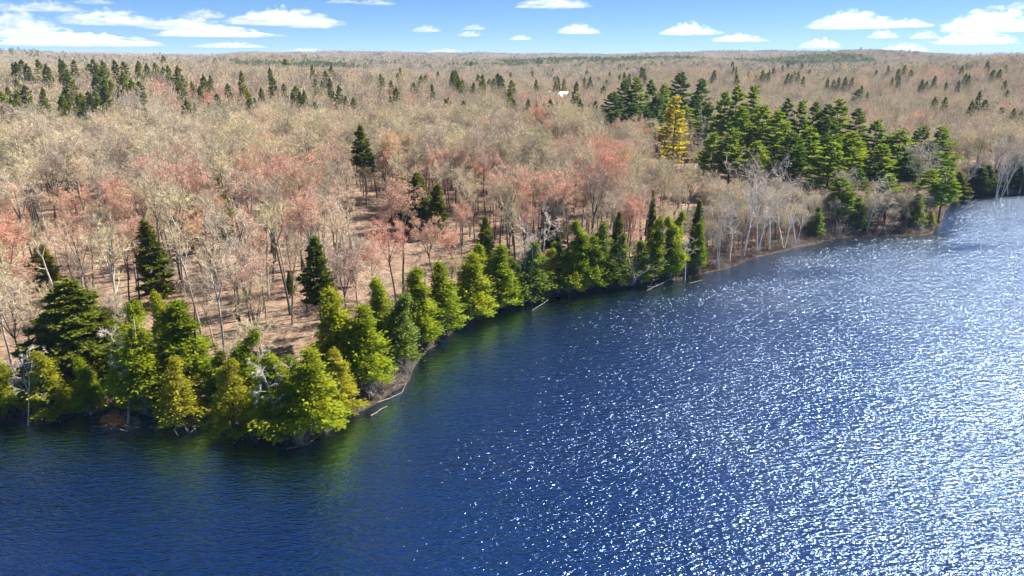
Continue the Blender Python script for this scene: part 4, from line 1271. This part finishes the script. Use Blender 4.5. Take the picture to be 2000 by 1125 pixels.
# sedge and dead grass on the wet bank
t = NR.random(15000)
seg = NR.integers(0, len(shore) - 2, 15000)
sh = np.array(shore)
A_, B_ = sh[seg], sh[seg + 1]
ln = np.linalg.norm(B_ - A_, axis=1)
kp = NR.random(15000) < np.clip(ln / 2.2, .1, 1)
Q_ = (A_ + (B_ - A_) * t[:, None])[kp]
nrm_ = np.stack([-(B_ - A_)[:, 1], (B_ - A_)[:, 0]], 1)[kp]; nrm_ /= np.linalg.norm(nrm_, axis=1, keepdims=True)
Q_ = Q_ + nrm_ * (np.abs(NR.normal(0, 2.2, len(Q_))) + .2)[:, None]
d_ = land_dist(Q_[:, 0], Q_[:, 1])
Q_ = Q_[d_ > .15]
G_ = np.stack([Q_[:, 0], Q_[:, 1], ground(Q_[:, 0], Q_[:, 1]) - .05], 1)
G_ = np.repeat(G_, 3, 0) + np.concatenate([NR.normal(0, .18, (len(G_) * 3, 2)), np.zeros((len(G_) * 3, 1))], 1)
Dg = NR.normal(0, .55, G_.shape) + [0, 0, .8]
tag(link('shore_grass', np_mesh('shore_grass', *blades(G_, Dg, NR.uniform(.35, .95, len(G_)), .07, NR, mid=.3), mats=[M['dry_grass']])), 'dry tan sedge and grass along the wet bank', kind='stuff')

SHR = [(lambda b: b)(brush_form('shrub_form', 320 + i, 2.4, 16, 'shrub')) for i in range(3)]
SHRP = [brush_form('pale_shrub_form', 330 + i, 3.6, 22, 'twig_pale') for i in range(2)]
for px, by, fm, s, lab in [
    (1238, 556, SHRP, 1.9, 'big round leafless bush leaning over the bank by the cedar clump'),
    (1440, 512, SHR, 1.0, 'reddish shrub at the foot of the first bank birches'),
    (1475, 503, SHR, 1.1, 'reddish shrub on the sedge bank under the tall birches'),
    (1510, 492, SHR, .9, 'low brown shrub on the sedge bank before the dark cedar'),
    (1548, 484, SHRP, 1.0, 'pale twiggy shrub on the bank beside the small dark cedar'),
    (1622, 466, SHR, 1.4, 'brown feathery shrub just before the wide olive cedar'),
    (1638, 462, SHRP, 1.1, 'pale feathery shrub touching the wide olive cedar'),
    (1728, 458, SHRP, 1.0, 'pale shrub on the bank between the two olive cedars'),
    (1760, 456, SHR, 1.2, 'rusty shrub below the straight birch on the cape'),
    (1800, 455, SHRP, .9, 'pale tangled shrub at the water on the cape'),
    (1826, 442, SHR, 1.1, 'orange-brown shrub at the corner of the cape'),
    (1850, 404, SHR, 1.2, 'rusty shrub where the cape meets the far bank'),
    (1890, 384, SHR, 1.1, 'brown shrub at the foot of the leaning birch'),
    (1400, 524, SHRP, .9, 'pale shrub at the foot of the bank birches'),
    (735, 776, SHRP, .75, 'grey brush heap on the open bank, lake end'),
    (765, 752, SHRP, .8, 'grey brush heap on the open bank, middle one'),
    (790, 728, SHRP, .7, 'grey brush heap on the open bank, inner end'),
    (590, 866, SHRP, .5, 'small grey bush in the pale shallows at the point'),
]:
    x, y, z, h = by_base(px, by, by - 30)
    o = link('shrub', PR.choice(fm)); o.location = (x, y, z); o.scale = (s * 1.15, s * 1.15, s); o.rotation_euler = (0, 0, PR.uniform(0, 6.28))
    tag(o, lab, 'shrub', 'shrubs on the bank')

def log(name, pts, r0, r1, m, label, twigs=0, seed=0, cat='driftwood'):
    """a lying stem through pixel points on the bank or the water"""
    rng = np.random.default_rng(seed)
    W = [at(px, py, max(0.0, .05) + h) for px, py, h in pts]
    W = np.array(W); base = W[0].copy(); W = W - base
    segs = []
    fine = [W[0]]
    for a, b in zip(W[:-1], W[1:]):
        for k in (.33, .66, 1): fine.append(a + (b - a) * k + rng.normal(0, .04, 3))
    n = len(fine) - 1
    for i in range(n):
        segs.append((*fine[i], *fine[i + 1], .7 * (r0 + (r1 - r0) * i / n), .7 * (r0 + (r1 - r0) * (i + 1) / n)))
    for _ in range(twigs):
        i = rng.integers(n // 3, n); p = fine[i]
        d = rng.normal(0, .6, 3) + (fine[i + 1] - fine[i]) * .8; d[2] = abs(d[2]) * .7
        q = p + d * rng.uniform(.7, 1.5)
        segs.append((*p, *q, .035, .015))
        for _ in range(2): segs.append((*(p + (q - p) * rng.uniform(.4, 1)), *(q + rng.normal(0, .35, 3)), .018, .01))
    V, q = tubes(segs, 6)
    o = link(name, np_mesh(name, V, q, mats=[M[m]])); o.location = base
    return tag(o, label, cat, 'driftwood along the water line')

log('driftwood', [(738, 786, .25), (762, 778, .1), (785, 766, .05), (795, 748, .15)], .11, .05, 'drift', 'pale curved branch lying at the edge of the brush heaps', 2, 1)
log('driftwood', [(724, 812, .1), (756, 794, .1)], .12, .08, 'brown_wood', 'short brown log in the water off the sunny cedar', 0, 2)
log('driftwood', [(1070, 586, .3), (1040, 606, .02)], .10, .06, 'drift', 'thin pale log slanting into the water under the dull cedar', 0, 3)
log('driftwood', [(1310, 545, .5), (1285, 557, .25), (1262, 568, .05)], .17, .07, 'drift', 'bleached branching drift log by the cedar clump', 9, 4)
log('driftwood', [(1346, 553, .05), (1373, 547, .1)], .10, .07, 'drift', 'small pale log afloat past the lone columnar cedar', 0, 5)
log('driftwood', [(254, 792, .6), (275, 806, .4), (300, 814, .25), (330, 817, .3)], .11, .05, 'drift', 'bleached bow-shaped branch with twigs under the tall cedar', 14, 6)
log('driftwood', [(180, 832, .05), (222, 836, .05), (250, 842, .05), (262, 834, .2)], .09, .04, 'drift', 'bleached stick floating under the rusty brush', 6, 7)
log('driftwood', [(1722, 448, .4), (1768, 410, 2.6)], .13, .05, 'drift', 'fallen white stem propped on the bank below the pines', 5, 8)
log('driftwood', [(1474, 502, .2), (1500, 496, .3)], .10, .07, 'drift', 'short grey log on the sedge bank', 0, 9)
log('driftwood', [(560, 876, .05), (600, 868, .15), (628, 846, .4)], .13, .06, 'brown_wood', 'reddish-brown log stranded in the pale shallows', 5, 10)
log('driftwood', [(1440, 518, .1), (1410, 528, .1)], .08, .05, 'drift', 'thin grey log on the mud by the bank birches', 3, 11)

rng = np.random.default_rng(77)
c = at(222, 824, .8)
n = 420
Pn = rng.normal(0, .62, (n, 3)) * [1, .8, .6] + [0, 0, .2]
tw = [(0, 0, -.6, *(rng.normal(0, .6, 3) + [0, 0, .3]), .03, .012) for _ in range(14)]
e = bpy.data.objects.new('dead_brush', None); col.objects.link(e); e.location = c
tag(e, 'rusty orange dead cedar top hanging over the water', 'dead brush')
link('twigs', np_mesh('twigs', *tubes(tw, 4), mats=[M['dead_wood']]), e)
link('needles', np_mesh('needles', *blades(Pn, Pn + rng.normal(0, .3, (n, 3)), rng.uniform(.25, .5, n), .13, rng), mats=[M['dead_needles']]), e)

# ------------------------------------------------------------------ fair-weather clouds, far out over the land
import bmesh
from mathutils import noise as mnoise
cm = bpy.data.materials.new('cloud_vapour'); cm.use_nodes = True
cn = cm.node_tree.nodes; cn.clear()
pv = cn.new('ShaderNodeVolumePrincipled'); pv.inputs['Color'].default_value = (.99, .99, .99, 1); pv.inputs['Density'].default_value = .0022; pv.inputs['Anisotropy'].default_value = .25
ctc = cn.new('ShaderNodeTexCoord'); cno = cn.new('ShaderNodeTexNoise'); cno.inputs['Scale'].default_value = 2.6; cno.inputs['Detail'].default_value = 4; cno.inputs['Roughness'].default_value = .6
cmr = cn.new('ShaderNodeMapRange'); cmr.inputs[1].default_value = .43; cmr.inputs[2].default_value = .68; cmr.inputs[3].default_value = 0.0; cmr.inputs[4].default_value = .0034
cm.node_tree.links.new(ctc.outputs['Object'], cno.inputs['Vector']); cm.node_tree.links.new(cno.outputs[0], cmr.inputs[0]); cm.node_tree.links.new(cmr.outputs[0], pv.inputs['Density'])
cm.node_tree.links.new(pv.outputs[0], cn.new('ShaderNodeOutputMaterial').inputs['Volume'])
CLOUDS = [(90, 20, 100, 15, 'flat white cloud high over the border bank of cloud'), (16, 20, 60, 12, 'small white cloud cut by the picture border'), (185, 6, 56, 12, 'cloud scrap at the upper rim over the long chain'),
          (36, 54, 96, 26, 'tall heap of the big bank of cloud at the border'), (66, 72, 150, 17, 'middle layer of the big bank of cloud'), (170, 88, 230, 18, 'long lowest layer of the big bank of cloud'),
          (215, 46, 135, 24, 'puffy start of the long cloud chain'), (365, 56, 130, 20, 'middle piece of the long cloud chain'), (425, 70, 180, 17, 'flat tail end of the long cloud chain'),
          (400, 34, 70, 15, 'small oval cloud above the long chain'), (555, 46, 180, 28, 'big flat-bottomed cloud beyond the long chain'), (610, 53, 80, 15, 'low flap under the big flat-bottomed cloud'),
          (450, 92, 110, 9, 'thin low streak under the long chain'), (596, 104, 90, 9, 'thin white streak just over the hills'), (870, 104, 80, 8, 'faint streak over the middle hills'),
          (670, 5, 60, 7, 'wisp at the upper rim, first of two'), (735, 8, 70, 9, 'wisp at the upper rim, second of two'), (833, 61, 52, 11, 'small oval cloud alone in the middle sky'),
          (926, 57, 44, 9, 'upper one of two tiny stacked clouds'), (918, 70, 42, 10, 'lower one of two tiny stacked clouds'), (1080, 13, 135, 20, 'bright cloud touching the upper rim in mid sky'),
          (1130, 64, 76, 18, 'small bright cloud below the rim cloud'), (1016, 77, 42, 9, 'tiny faint cloud beside the stacked pair'), (1345, 66, 100, 20, 'domed cloud above the pine stand'),
          (1442, 80, 88, 12, 'faint low cloud past the domed one'), (1662, 53, 130, 28, 'large cloud with a long tail over the valley'), (1765, 52, 90, 12, 'tail of the large cloud over the valley'),
          (1600, 92, 64, 16, 'low cloud under the large one, first of four'), (1725, 73, 48, 13, 'low cloud under the large one, second of four'), (1805, 74, 40, 12, 'low cloud under the large one, third of four'), (1766, 102, 70, 14, 'low cloud touching the hills, last of four'),
          (1936, 58, 140, 32, 'biggest heaped cloud at the border over the far hills'), (1905, 84, 112, 20, 'flat cloud right under the biggest heap'), (1990, 17, 44, 12, 'cloud corner at the upper rim over the biggest heap')]
for k, (px, by, w, h, lab) in enumerate(CLOUDS):
    el = max((112 - by) / F, .018)
    dist = min(1350 / el, 62000)
    d = ray(px, by); t = dist / math.hypot(d[0], d[1])
    c = np.array([0, 0, CAM_H]) + d * t
    sx, sz = w / F * dist * .5, h / F * dist * .8
    bm = bmesh.new()
    bmesh.ops.create_icosphere(bm, subdivisions=5, radius=1)
    for v in bm.verts:
        p = v.co.copy()
        q = Vector((p.x * 2.2 * min(4.0, sx / sz * .7), p.y * 2.2, p.z * 1.6)) + Vector((k * 7.3, 0, 0))
        f = 1 + .55 * mnoise.noise(q) + .42 * abs(mnoise.noise(q * 2.1)) + .25 * mnoise.noise(q * 4.3) + .12 * mnoise.noise(q * 9.1)
        up = max(0, p.z)
        edge = 1 + .45 * mnoise.noise(Vector((p.x * 3 + k, p.y * 3, 0))) + .2 * mnoise.noise(Vector((p.x * 8 + k, p.y * 8, p.z * 6)))
        z = p.z * (f if p.z > 0 else .2)
        v.co = (p.x * edge * (1 - .25 * up), p.y * edge, max(z, -.15))
    me = bpy.data.meshes.new('cloud')
    bm.to_mesh(me); bm.free()
    me.materials.append(cm)
    o = link('cloud', me)
    o.location = c; o.scale = (sx, max(sx * .55, sz * .8), sz)
    o.rotation_euler = (0, 0, -math.atan2(d[0], d[1]))
    tag(o, lab, 'cloud', 'fair-weather clouds')

# ------------------------------------------------------------------ the air
hm = bpy.data.materials.new('hazy_air'); hm.use_nodes = True
hn = hm.node_tree.nodes; hn.clear()
hv = hn.new('ShaderNodeVolumePrincipled'); hv.inputs['Color'].default_value = (.42, .64, 1.0, 1); hv.inputs['Density'].default_value = 6e-5; hv.inputs['Anisotropy'].default_value = .0
hm.node_tree.links.new(hv.outputs[0], hn.new('ShaderNodeOutputMaterial').inputs['Volume'])
tag(part('haze', box_vq(-16500, 16500, -16500, 16500, -5, 160), hm, None), kind='stuff')
